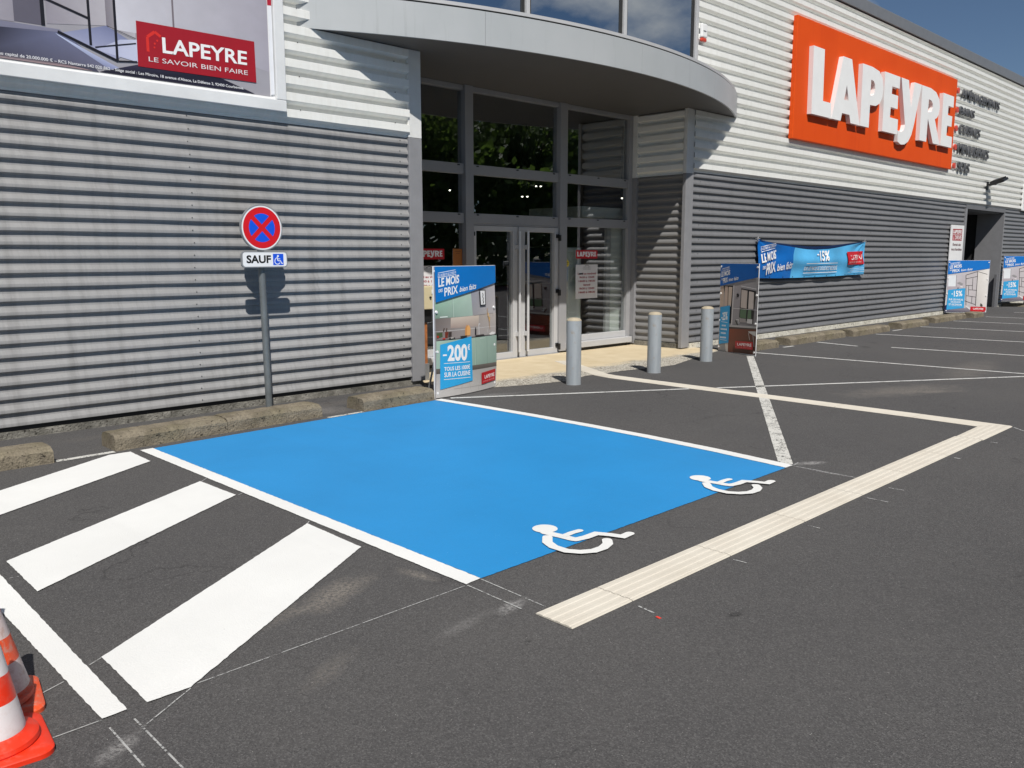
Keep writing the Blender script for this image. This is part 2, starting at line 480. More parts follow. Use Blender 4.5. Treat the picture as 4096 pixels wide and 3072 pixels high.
M['steel_in'] = plain('indoor_steel_panel', (0.30, 0.30, 0.31), 0.4)
def lamp_mat():
    t = NT('lit_spot_lens')
    e = t.n.new('ShaderNodeEmission')
    e.inputs['Color'].default_value = (1.0, 0.93, 0.8, 1)
    e.inputs['Strength'].default_value = 9
    t.l.new(e.outputs[0], t.out.inputs['Surface'])
    return t.m
M['lamp'] = lamp_mat()
M['lens'] = plain('floodlight_lens', (0.5, 0.5, 0.5), 0.2)
def bark_leaf():
    t = NT('bark')
    t.bump(t.noise(t.coord(scale=(6, 6, 1)), 2.0, 6), 0.8, 0.03)
    M['bark'] = t.set((0.09, 0.07, 0.05), 0.9)
    t = NT('leaf')
    oi = t.n.new('ShaderNodeObjectInfo')
    n = t.noise(t.coord(), 0.9, 3)
    c = t.mix(t.ramp(n, 0.3, 0.7), (0.035, 0.075, 0.018), (0.075, 0.13, 0.03))
    t.set(c, 0.5)
    tl = t.n.new('ShaderNodeBsdfTranslucent')
    t.l.new(t.mix(0.5, c, (0.20, 0.32, 0.05)), tl.inputs['Color'])
    mx = t.n.new('ShaderNodeMixShader')
    mx.inputs[0].default_value = 0.5
    t.l.new(t.b.outputs[0], mx.inputs[1])
    t.l.new(tl.outputs[0], mx.inputs[2])
    t.l.new(mx.outputs[0], t.out.inputs['Surface'])
    M['leaf'] = t.m
bark_leaf()
PRINT_KITCHEN = [('P', (158, 155, 158), [(0.0082, 0.9969), (0.9925, 0.9967), (0.9969, 0.0018), (0.0029, 0.0032)]), ('G', [(150, 150, 160), (182, 178, 182), (188, 182, 180), (150, 148, 150)], [(0.5571, 0.7922), (1.0, 0.8596), (1.0179, 0.6062), (0.581, 0.6089)]), ('G', [(150, 185, 160), (178, 198, 184), (160, 182, 170), (120, 140, 125)], [(0.017, 0.7309), (0.557, 0.7915), (0.581, 0.6089), (0.0204, 0.6081)]), ('S', (130, 150, 140), 0.003, [(0.2608, 0.7592), (0.2688, 0.6103)]), ('S', (205, 220, 210), 0.003, [(0.2713, 0.7601), (0.2793, 0.6104)]), ('S', (230, 235, 230), 0.006, [(0.0844, 0.6171), (0.1909, 0.6172)]), ('S', (90, 95, 90), 0.003, [(0.0203, 0.6068), (0.5823, 0.6075)]), ('G', [(110, 100, 95), (190, 180, 172), (175, 168, 165), (125, 115, 112)], [(0.0203, 0.6068), (1.018, 0.6097), (1.0176, 0.44), (0.0219, 0.4478)]), ('G', [(200, 185, 170), (205, 190, 175), (170, 155, 145), (160, 140, 130)], [(0.2357, 0.6067), (0.6869, 0.6074), (0.6825, 0.5222), (0.2293, 0.5271)]), ('S', (215, 212, 208), 0.0025, [(0.0112, 0.5103), (1.0149, 0.5042)]), ('S', (90, 82, 80), 0.002, [(0.9577, 0.6123), (0.9684, 0.4784)]), ('S', (90, 82, 80), 0.002, [(0.6019, 0.6079), (0.9577, 0.6123)]), ('P', (110, 45, 30), [(0.1488, 0.5021), (0.1944, 0.5014), (0.1839, 0.4538), (0.1475, 0.4561)]), ('S', (60, 40, 30), 0.01, [(0.1259, 0.5067), (0.1384, 0.5322)]), ('S', (70, 45, 30), 0.01, [(0.1685, 0.5042), (0.1746, 0.5301)]), ('P', (70, 85, 55), [(0.033, 0.4992), (0.1099, 0.5011), (0.1135, 0.4681), (0.0354, 0.4567)]), ('P', (170, 45, 35), [(0.0375, 0.4794), (0.0629, 0.4779), (0.0614, 0.4616), (0.036, 0.4632)]), ('P', (190, 50, 40), [(0.1125, 0.4564), (0.1514, 0.4559), (0.1505, 0.446), (0.1118, 0.4485)]), ('P', (60, 50, 45), [(0.1942, 0.4994), (0.2403, 0.5), (0.2375, 0.4637), (0.191, 0.46)]), ('P', (200, 140, 80), [(0.4435, 0.515), (0.4729, 0.5437), (0.5123, 0.5111), (0.516, 0.4565), (0.4397, 0.4578)]), ('P', (222, 165, 100), [(0.4741, 0.52), (0.5032, 0.5421), (0.5292, 0.5136), (0.5258, 0.4573), (0.4701, 0.458)]), ('P', (35, 32, 35), [(0.6071, 0.499), (0.6151, 0.5156), (0.625, 0.5151), (0.6312, 0.4976), (0.6289, 0.4551), (0.6047, 0.4545)]), ('S', (225, 225, 225), 0.006, [(0.6789, 0.45), (0.6763, 0.5397), (0.7004, 0.535)]), ('P', (50, 45, 45), [(0.6145, 0.4518), (0.7661, 0.4516), (0.7832, 0.4387), (0.6094, 0.4383)]), ('P', (40, 38, 36), [(0.197, 0.4529), (0.2767, 0.4545), (0.2892, 0.4437), (0.2094, 0.4435)]), ('P', (190, 185, 175), [(0.2235, 0.4546), (0.2634, 0.4554), (0.2655, 0.4486), (0.2256, 0.4478)]), ('P', (45, 42, 40), [(0.3646, 0.4591), (0.4674, 0.4595), (0.4668, 0.4493), (0.3706, 0.4486)]), ('S', (185, 140, 85), 0.005, [(0.8932, 0.4827), (0.8739, 0.5607), (0.8463, 0.6104), (0.8409, 0.6587)]), ('P', (205, 165, 105), [(0.8602, 0.5891), (0.8969, 0.5804), (0.8851, 0.5427), (0.8665, 0.561)]), ('P', (215, 180, 130), [(0.8498, 0.624), (0.8757, 0.6091), (0.8676, 0.5887), (0.8428, 0.5968)]), ('P', (225, 222, 218), [(0.8695, 0.4489), (0.9301, 0.4629), (0.9981, 0.454), (0.9745, 0.4319), (0.9591, 0.4257), (0.8842, 0.4409)]), ('S', (215, 215, 210), 0.003, [(0.8383, 0.4858), (0.8401, 0.4577)]), ('S', (30, 30, 32), 0.005, [(0.0213, 0.4413), (1.0174, 0.435)]), ('G', [(165, 190, 172), (150, 172, 160), (135, 158, 146), (150, 175, 160)], [(0.0222, 0.438), (1.0188, 0.4306), (1.0185, 0.206), (0.0131, 0.2281)]), ('S', (100, 125, 112), 0.003, [(0.609, 0.4301), (0.608, 0.202)]), ('S', (190, 210, 198), 0.003, [(0.6005, 0.4306), (0.5993, 0.2027)]), ('S', (105, 130, 118), 0.003, [(0.8211, 0.4272), (0.8237, 0.2017)]), ('S', (205, 215, 208), 0.004, [(0.6846, 0.4218), (0.7795, 0.4214)]), ('G', [(105, 98, 90), (110, 102, 96), (80, 75, 70), (75, 70, 66)], [(0.0144, 0.228), (1.0185, 0.206), (1.016, 0.1707), (0.0147, 0.1887)]), ('G', [(170, 166, 162), (165, 162, 158), (185, 182, 178), (190, 187, 184)], [(0.0147, 0.1887), (1.016, 0.1707), (0.9985, 0.0032), (0.003, 0.0045)]), ('S', (150, 146, 142), 0.002, [(0.3729, 0.085), (0.3461, 0.0022)]), ('S', (150, 146, 142), 0.002, [(0.4862, 0.0881), (0.5104, 0.0135)]), ('S', (150, 146, 142), 0.002, [(0.66, 0.0783), (0.6265, 0.0013)]), ('S', (150, 146, 142), 0.002, [(0.2461, 0.0554), (0.7929, 0.0432)]), ('P', (25, 25, 28), [(0.69, 0.8082), (0.8023, 0.8073), (0.8099, 0.6824), (0.7006, 0.6825)]), ('P', (228, 228, 228), [(0.7051, 0.8006), (0.7891, 0.8003), (0.7957, 0.6897), (0.7152, 0.69)]), ('S', (40, 40, 42), 0.008, [(0.7454, 0.7821), (0.7589, 0.7664), (0.7468, 0.7534), (0.7618, 0.7361), (0.7497, 0.7231), (0.7663, 0.7091), (0.7486, 0.6996)]), ('P', (0, 112, 190), [(0.007, 0.9969), (0.9925, 0.9967), (0.9986, 0.8597), (0.0169, 0.7303)]), ('S', (235, 235, 235), 0.004, [(0.0523, 0.948), (0.3058, 0.9707)]), ('T', (235, 235, 235), 'DU 02/05/19 AU 27/05/19', [(0.0527, 0.9389), (0.3116, 0.9613), (0.31, 0.9413), (0.0507, 0.9175)], 0.01), ('S', (235, 235, 235), 0.004, [(0.049, 0.9133), (0.3134, 0.935)]), ('T', (235, 235, 235), 'LE MOIS', [(0.0559, 0.9083), (0.3589, 0.9343), (0.3542, 0.87), (0.0547, 0.8418)], 0.03), ('T', (235, 235, 235), 'DES', [(0.057, 0.8263), (0.1137, 0.8329), (0.1115, 0.808), (0.0573, 0.8033)], 0.02), ('T', (235, 235, 235), 'PRIX', [(0.1355, 0.8373), (0.3332, 0.8527), (0.3313, 0.7922), (0.1362, 0.7727)], 0.022), ('T', (235, 235, 235), 'bien faits', [(0.3585, 0.8394), (0.633, 0.8654), (0.6305, 0.8197), (0.3556, 0.7998)], 0.012, 0.3), ('P', (45, 160, 215), [(0.0658, 0.41), (0.5295, 0.4488), (0.5327, 0.0979), (0.0561, 0.0668)]), ('P', (235, 235, 235), [(0.0991, 0.3332), (0.1515, 0.3325), (0.1518, 0.3204), (0.0994, 0.3211)]), ('T', (235, 235, 235), '200', [(0.1626, 0.402), (0.4564, 0.3954), (0.4506, 0.2624), (0.1626, 0.2762)], 0.035), ('T', (235, 235, 235), '€', [(0.4602, 0.3903), (0.4993, 0.3904), (0.4964, 0.3443), (0.46, 0.3435)], 0.03), ('S', (235, 235, 235), 0.004, [(0.1088, 0.2638), (0.4934, 0.2505)]), ('S', (235, 235, 235), 0.004, [(0.1048, 0.1406), (0.4958, 0.1279)]), ('T', (235, 235, 235), 'TOUS LES 1000€', [(0.1131, 0.2376), (0.4907, 0.2297), (0.49, 0.1945), (0.113, 0.205)], 0.02), ('T', (235, 235, 235), 'SUR LA CUISINE', [(0.1121, 0.1948), (0.4921, 0.1837), (0.4898, 0.1463), (0.1115, 0.1572)], 0.02), ('P', (178, 22, 32), [(0.6928, 0.1442), (0.9812, 0.1537), (0.9783, 0.0609), (0.6912, 0.0519)]), ('T', (235, 235, 235), 'LAPEYRE', [(0.7511, 0.1193), (0.9569, 0.1247), (0.956, 0.0958), (0.7528, 0.0913)], 0.015), ('T', (225, 150, 150), 'LE SAVOIR BIEN FAIRE', [(0.7117, 0.0755), (0.9509, 0.0822), (0.9505, 0.071), (0.7142, 0.0643)], 0.0)]
PRINT_WINDOW = [('P', (150, 148, 152), [(0.0039, 0.9947), (0.9935, 0.995), (1.0017, 0.0103), (0.0083, 0.0043)]), ('G', [(165, 160, 165), (150, 148, 150), (120, 118, 122), (140, 138, 142)], [(0.3926, 0.781), (1.0056, 0.8515), (1.0025, 0.324), (0.3317, 0.3123)]), ('P', (190, 170, 155), [(0.0078, 0.7383), (0.1038, 0.7475), (0.1117, 0.5086), (0.0108, 0.5044)]), ('P', (30, 28, 30), [(0.0873, 0.7471), (0.3642, 0.7505), (0.3335, 0.3262), (0.2893, 0.3237)]), ('P', (190, 170, 158), [(0.1293, 0.7414), (0.2117, 0.7401), (0.2202, 0.5063), (0.1291, 0.5024)]), ('P', (195, 178, 165), [(0.2332, 0.7372), (0.3339, 0.7345), (0.3126, 0.5169), (0.2333, 0.5068)]), ('P', (195, 192, 195), [(0.3558, 0.7536), (0.3869, 0.761), (0.365, 0.3073), (0.3353, 0.309)]), ('P', (28, 26, 30), [(0.5719, 0.7262), (0.9523, 0.7045), (0.9103, 0.3418), (0.5469, 0.4058)]), ('P', (190, 178, 172), [(0.5812, 0.7133), (0.7357, 0.7046), (0.7296, 0.5079), (0.5736, 0.5145)]), ('P', (200, 190, 185), [(0.7772, 0.6994), (0.9025, 0.6902), (0.9037, 0.509), (0.7711, 0.5064)]), ('P', (85, 110, 85), [(0.5712, 0.4943), (0.7308, 0.498), (0.7231, 0.398), (0.5635, 0.3999)]), ('P', (90, 115, 90), [(0.7693, 0.4965), (0.8527, 0.4969), (0.8573, 0.4017), (0.7583, 0.3999)]), ('P', (150, 145, 145), [(0.5638, 0.3965), (0.7235, 0.3947), (0.7254, 0.3547), (0.5611, 0.3524)]), ('P', (200, 198, 198), [(0.7588, 0.3966), (0.8882, 0.3967), (0.887, 0.3471), (0.7538, 0.3496)]), ('S', (215, 213, 215), 0.006, [(0.5688, 0.7523), (0.964, 0.7271)]), ('S', (220, 218, 220), 0.004, [(0.3762, 0.4993), (1.0012, 0.5016)]), ('P', (35, 33, 36), [(0.4541, 0.66), (0.4924, 0.6698), (0.5259, 0.6523), (0.5134, 0.6254), (0.4737, 0.6273)]), ('S', (60, 60, 58), 0.02, [(0.4556, 0.3671), (0.5176, 0.316)]), ('S', (200, 200, 200), 0.008, [(0.4708, 0.3747), (0.5422, 0.3785), (0.5232, 0.3368), (0.5698, 0.3461)]), ('P', (170, 168, 168), [(0.299, 0.3104), (1.0025, 0.324), (1.0051, 0.3044), (0.2934, 0.2859)]), ('P', (60, 50, 48), [(0.2934, 0.2859), (1.0051, 0.3044), (1.0039, 0.2911), (0.2956, 0.2652)]), ('G', [(125, 62, 38), (85, 40, 26), (60, 28, 22), (115, 58, 36)], [(0.2956, 0.2652), (1.0039, 0.2911), (1.0053, 0.0174), (0.274, -0.0001)]), ('P', (185, 182, 180), [(0.7986, 0.2618), (0.9976, 0.2709), (0.999, 0.2146), (0.8236, 0.2466)]), ('S', (190, 188, 188), 0.006, [(0.8083, 0.2456), (0.8489, 0.1675)]), ('S', (190, 188, 188), 0.006, [(0.9248, 0.2297), (0.964, 0.1018)]), ('P', (205, 195, 185), [(0.1971, 0.0901), (0.2798, 0.1031), (0.286, -0.0027), (0.2231, 0.0031)]), ('P', (140, 138, 138), [(0.0196, 0.0665), (0.1971, 0.0901), (0.2231, 0.0031), (0.0114, 0.0081)]), ('P', (0, 92, 175), [(0.0022, 0.9947), (0.9935, 0.995), (0.998, 0.8545), (0.0077, 0.7397)]), ('S', (235, 235, 235), 0.004, [(0.0431, 0.9349), (0.2445, 0.9621)]), ('T', (235, 235, 235), 'DU 02/05/19 AU 27/05/19', [(0.0435, 0.9315), (0.2451, 0.9568), (0.2466, 0.9437), (0.0445, 0.9215)], 0.01), ('S', (235, 235, 235), 0.004, [(0.0244, 0.9065), (0.2553, 0.9372)]), ('T', (235, 235, 235), 'LE MOIS', [(0.0253, 0.8978), (0.2676, 0.9274), (0.2704, 0.8726), (0.0311, 0.8406)], 0.03), ('T', (235, 235, 235), 'DES', [(0.0378, 0.8238), (0.0658, 0.8264), (0.0681, 0.8042), (0.0435, 0.8003)], 0.02), ('T', (235, 235, 235), 'PRIX', [(0.079, 0.828), (0.2117, 0.8471), (0.2177, 0.7905), (0.0881, 0.7708)], 0.022), ('T', (235, 235, 235), 'bien faits', [(0.2345, 0.8309), (0.5014, 0.8619), (0.4985, 0.8194), (0.2381, 0.7976)], 0.012, 0.3), ('P', (50, 150, 205), [(0.0369, 0.4985), (0.2999, 0.5287), (0.2963, 0.1043), (0.0361, 0.0748)]), ('T', (235, 235, 235), '-25%', [(0.0768, 0.4378), (0.2421, 0.4558), (0.247, 0.363), (0.0809, 0.3472)], 0.02), ('S', (235, 235, 235), 0.004, [(0.0704, 0.334), (0.2503, 0.332)]), ('S', (235, 235, 235), 0.004, [(0.0654, 0.127), (0.2436, 0.1287)]), ('S', (235, 235, 235), 0.018, [(0.1001, 0.2921), (0.117, 0.2924)]), ('S', (235, 235, 235), 0.018, [(0.1288, 0.2931), (0.144, 0.2933)]), ('S', (235, 235, 235), 0.018, [(0.1574, 0.2933), (0.1726, 0.2935)]), ('S', (235, 235, 235), 0.018, [(0.1843, 0.2935), (0.2011, 0.2937)]), ('S', (235, 235, 235), 0.018, [(0.0737, 0.2497), (0.0907, 0.25)]), ('S', (235, 235, 235), 0.018, [(0.1043, 0.2502), (0.1213, 0.2505)]), ('S', (235, 235, 235), 0.018, [(0.1332, 0.2505), (0.15, 0.2515)]), ('S', (235, 235, 235), 0.018, [(0.1618, 0.2515), (0.1803, 0.2519)]), ('S', (235, 235, 235), 0.018, [(0.192, 0.2519), (0.2088, 0.2522)]), ('S', (235, 235, 235), 0.018, [(0.2221, 0.2524), (0.2388, 0.2527)]), ('S', (235, 235, 235), 0.018, [(0.0849, 0.2066), (0.0985, 0.2067)]), ('S', (235, 235, 235), 0.018, [(0.1088, 0.2067), (0.1223, 0.2068)]), ('S', (235, 235, 235), 0.018, [(0.1342, 0.2076), (0.1477, 0.2077)]), ('S', (235, 235, 235), 0.018, [(0.1579, 0.2076), (0.1714, 0.2078)]), ('S', (235, 235, 235), 0.018, [(0.1814, 0.2084), (0.1949, 0.2086)]), ('S', (235, 235, 235), 0.018, [(0.2066, 0.2086), (0.22, 0.2088)]), ('S', (235, 235, 235), 0.018, [(0.0695, 0.1551), (0.0866, 0.1556)]), ('S', (235, 235, 235), 0.018, [(0.0986, 0.1556), (0.1156, 0.1561)]), ('S', (235, 235, 235), 0.018, [(0.1275, 0.1562), (0.1445, 0.1566)]), ('S', (235, 235, 235), 0.018, [(0.158, 0.1575), (0.1748, 0.1579)]), ('S', (235, 235, 235), 0.018, [(0.1867, 0.158), (0.2035, 0.1584)]), ('S', (235, 235, 235), 0.018, [(0.2152, 0.1585), (0.232, 0.159)]), ('P', (178, 22, 32), [(0.4896, 0.1389), (0.9423, 0.1526), (0.9458, 0.0666), (0.491, 0.0556)]), ('T', (235, 235, 235), 'LAPEYRE', [(0.5451, 0.12), (0.9101, 0.1314), (0.9111, 0.0991), (0.5452, 0.0909)], 0.015), ('T', (215, 120, 120), 'LE SAVOIR BIEN FAIRE', [(0.4887, 0.0763), (0.9093, 0.0895), (0.9078, 0.0772), (0.4866, 0.0657)], 0)]
PRINT_SHOWER = [('P', (192, 186, 188), [(0.0032, 0.9948), (0.9902, 0.9946), (0.9955, 0.0098), (0.0106, 0.011)]), ('G', [(200, 198, 202), (190, 185, 190), (180, 172, 178), (170, 160, 168)], [(0.0019, 0.7366), (0.445, 0.7792), (0.4361, 0.46), (0.0134, 0.4381)]), ('P', (222, 226, 230), [(0.0322, 0.7094), (0.2077, 0.7175), (0.2168, 0.5044), (0.036, 0.5034)]), ('S', (70, 68, 70), 0.004, [(0.2191, 0.7173), (0.2289, 0.4986)]), ('G', [(215, 210, 205), (225, 222, 218), (215, 210, 206), (195, 190, 188)], [(0.7149, 0.7869), (0.9842, 0.8446), (0.9903, 0.0719), (0.7434, 0.1294)]), ('S', (30, 28, 30), 0.01, [(0.5005, 0.1393), (0.4444, 0.7194)]), ('S', (30, 28, 30), 0.01, [(0.4444, 0.7194), (0.7149, 0.7869)]), ('S', (30, 28, 30), 0.008, [(0.7149, 0.7869), (0.9541, 0.7342)]), ('S', (30, 28, 30), 0.01, [(0.7224, 0.7868), (0.7281, 0.13)]), ('S', (30, 28, 30), 0.008, [(0.4522, 0.6481), (0.7192, 0.6932)]), ('S', (30, 28, 30), 0.007, [(0.4588, 0.5208), (0.6209, 0.5225)]), ('S', (30, 28, 30), 0.007, [(0.6163, 0.6617), (0.6234, 0.4381)]), ('S', (30, 28, 30), 0.007, [(0.5319, 0.5246), (0.5387, 0.3329)]), ('S', (30, 28, 30), 0.007, [(0.534, 0.4405), (0.7218, 0.4297)]), ('S', (30, 28, 30), 0.007, [(0.4723, 0.3293), (0.7228, 0.2983)]), ('S', (30, 28, 30), 0.007, [(0.6313, 0.3071), (0.6311, 0.1804)]), ('S', (30, 28, 30), 0.007, [(0.4612, 0.2271), (0.7253, 0.1535)]), ('P', (150, 148, 150), [(0.2435, 0.5698), (0.3061, 0.5905), (0.3972, 0.5499), (0.3559, 0.5287)]), ('P', (45, 42, 42), [(0.2621, 0.4534), (0.2751, 0.4975), (0.2911, 0.4527)]), ('P', (240, 238, 236), [(0.3296, 0.5017), (0.3879, 0.5002), (0.3824, 0.4837), (0.3313, 0.485)]), ('P', (70, 66, 60), [(0.839, 0.1255), (0.847, 0.1838), (0.9027, 0.1464), (0.8995, 0.1113)]), ('G', [(125, 120, 135), (150, 145, 150), (120, 112, 115), (60, 62, 85)], [(0.0059, 0.0684), (0.9777, 0.108), (0.9955, 0.0098), (0.0077, 0.0111)]), ('P', (215, 212, 212), [(0.5018, 0.1276), (0.6115, 0.0881), (0.6003, 0.0535), (0.488, 0.1166)]), ('P', (25, 35, 80), [(-0.0113, 0.1374), (0.0309, 0.147), (0.0367, 0.0097), (-0.0002, 0.0023)]), ('P', (10, 112, 195), [(0.0016, 0.9969), (0.9929, 0.9968), (0.9963, 0.8445), (0.0064, 0.7333)]), ('S', (235, 235, 235), 0.004, [(0.0532, 0.9445), (0.2772, 0.973)]), ('T', (235, 235, 235), 'DU 02/05/19 AU 27/05/19', [(0.0534, 0.9424), (0.2778, 0.9678), (0.2805, 0.9413), (0.0558, 0.9161)], 0.01), ('S', (235, 235, 235), 0.004, [(0.0498, 0.9057), (0.2852, 0.936)]), ('T', (235, 235, 235), 'LE MOIS', [(0.0368, 0.8952), (0.3184, 0.9305), (0.3277, 0.8686), (0.0445, 0.8392)], 0.03), ('T', (235, 235, 235), 'DES', [(0.0433, 0.8212), (0.0958, 0.8281), (0.0979, 0.8047), (0.0483, 0.7967)], 0.02), ('T', (235, 235, 235), 'PRIX', [(0.1058, 0.8259), (0.2833, 0.8434), (0.2891, 0.7864), (0.114, 0.7671)], 0.022), ('T', (235, 235, 235), 'bien faits', [(0.3099, 0.8345), (0.5842, 0.859), (0.5893, 0.8156), (0.3143, 0.7915)], 0.012, 0.3), ('P', (55, 160, 215), [(0.0419, 0.4351), (0.4496, 0.4708), (0.4536, 0.0891), (0.033, 0.0535)]), ('P', (235, 235, 235), [(0.1294, 0.3649), (0.1622, 0.3673), (0.1636, 0.3527), (0.1308, 0.3493)]), ('T', (235, 235, 235), '15%', [(0.1817, 0.4201), (0.3815, 0.4223), (0.3925, 0.3172), (0.1897, 0.3048)], 0.03), ('T', (235, 235, 235), 'SUR LES PAROIS', [(0.0729, 0.2751), (0.4159, 0.263), (0.4165, 0.2288), (0.0732, 0.2391)], 0.02), ('T', (235, 235, 235), 'DE DOUCHE', [(0.1248, 0.2248), (0.3614, 0.2194), (0.365, 0.1849), (0.1252, 0.1886)], 0.02), ('T', (235, 235, 235), 'ET RECEVEURS', [(0.0815, 0.1767), (0.4009, 0.1663), (0.4, 0.1318), (0.0819, 0.1392)], 0.02), ('S', (170, 205, 230), 0.003, [(0.0861, 0.1243), (0.3985, 0.118)]), ('P', (195, 28, 38), [(0.6112, 0.1173), (0.9745, 0.1082), (0.9823, 0.0151), (0.6109, 0.0272)]), ('T', (235, 235, 235), 'LAPEYRE', [(0.6746, 0.0936), (0.9213, 0.0867), (0.9229, 0.0511), (0.6757, 0.0584)], 0.015)]
PRINT_BANNER = [('S', (235, 235, 235), 0.012, [(14.607, 1.744), (15.128, 1.816)]), ('T', (235, 235, 235), 'DU 02/05/19 AU 27/05/19', [(14.609, 1.725), (15.149, 1.802), (15.144, 1.753), (14.613, 1.677)], 0.02), ('S', (235, 235, 235), 0.012, [(14.621, 1.653), (15.146, 1.728)]), ('T', (235, 235, 235), 'LE MOIS', [(14.618, 1.614), (15.209, 1.699), (15.194, 1.53), (14.642, 1.445)], 0.03), ('T', (235, 235, 235), 'DES', [(14.67, 1.386), (14.752, 1.395), (14.758, 1.337), (14.676, 1.323)], 0.02), ('T', (235, 235, 235), 'PRIX', [(14.782, 1.434), (15.153, 1.481), (15.171, 1.282), (14.807, 1.219)], 0.022), ('T', (235, 235, 235), 'bien faits', [(15.204, 1.421), (15.829, 1.482), (15.822, 1.335), (15.226, 1.291)], 0.012, 0.3), ('P', (235, 235, 235), [(16.853, 1.615), (16.957, 1.618), (16.96, 1.59), (16.856, 1.588)]), ('T', (235, 235, 235), '15%', [(16.972, 1.684), (17.397, 1.691), (17.387, 1.474), (16.95, 1.471)], 0.03, 0.15), ('S', (235, 235, 235), 0.014, [(16.333, 1.423), (17.808, 1.428)]), ('S', (235, 235, 235), 0.014, [(16.298, 1.235), (17.831, 1.24)]), ('T', (235, 235, 235), 'SUR LES PAROIS DE DOUCHE ET RECEVEURS', [(16.291, 1.36), (17.834, 1.373), (17.838, 1.284), (16.299, 1.288)], 0.02), ('P', (190, 24, 34), [(18.226, 1.663), (19.095, 1.681), (19.128, 1.396), (18.273, 1.383)]), ('T', (235, 235, 235), 'LAPEYRE', [(18.403, 1.593), (19.044, 1.604), (19.058, 1.504), (18.416, 1.491)], 0.015), ('T', (235, 180, 180), 'LE SAVOIR BIEN FAIRE', [(18.315, 1.453), (19.05, 1.466), (19.055, 1.431), (18.32, 1.417)], 0), ('S', (200, 225, 240), 0.01, [(18.408, 1.3), (19.122, 1.309)]), ('S', (200, 225, 240), 0.01, [(18.497, 1.261), (19.127, 1.272)]), ('S', (200, 225, 240), 0.01, [(18.362, 1.221), (19.132, 1.233)])]
EYE_KITCHEN = [(0.0267, 0.9617), (0.9797, 0.9617), (0.0326, 0.6578), (0.9848, 0.6598), (0.0365, 0.3566), (0.992, 0.3539), (0.03, 0.0412), (0.9886, 0.0389)]
EYE_WINDOW = [(0.0238, 0.9614), (0.9866, 0.9607), (0.0042, 0.6561), (0.9905, 0.6596), (0.0123, 0.3506), (0.9809, 0.3524), (0.001, 0.0435), (0.9723, 0.0383)]
EYE_SHOWER = [(0.0197, 0.9635), (0.9681, 0.9598), (0.0222, 0.6633), (0.9669, 0.6411), (0.013, 0.3586), (0.9609, 0.3252), (0.0085, 0.0363), (0.981, 0.0247)]

# ---------------------------------------------------------------- helpers
def tag(o, label=None, cat=None, group=None, kind=None):
    if label: o['label'] = label
    if cat: o['category'] = cat
    if group: o['group'] = group
    if kind: o['kind'] = kind
    return o

def thing(name, label, cat, loc=(0, 0, 0), group=None, rz=0.0):
    o = bpy.data.objects.new(name, None)
    COL.objects.link(o)
    o.empty_display_size = 0.2
    o.location = loc
    o.rotation_euler = (0, 0, rz)
    return tag(o, label, cat, group)

def link(name, me, parent=None, world_space=True):
    o = bpy.data.objects.new(name, me)
    COL.objects.link(o)
    if parent is not None:
        o.parent = parent
        if world_space:
            top = parent
            off = Vector((0, 0, 0))
            while top is not None:
                off += top.location
                top = top.parent
            o.matrix_parent_inverse = Matrix.Translation(-off) if parent.type == 'EMPTY' else Matrix.Identity(4)
    return o

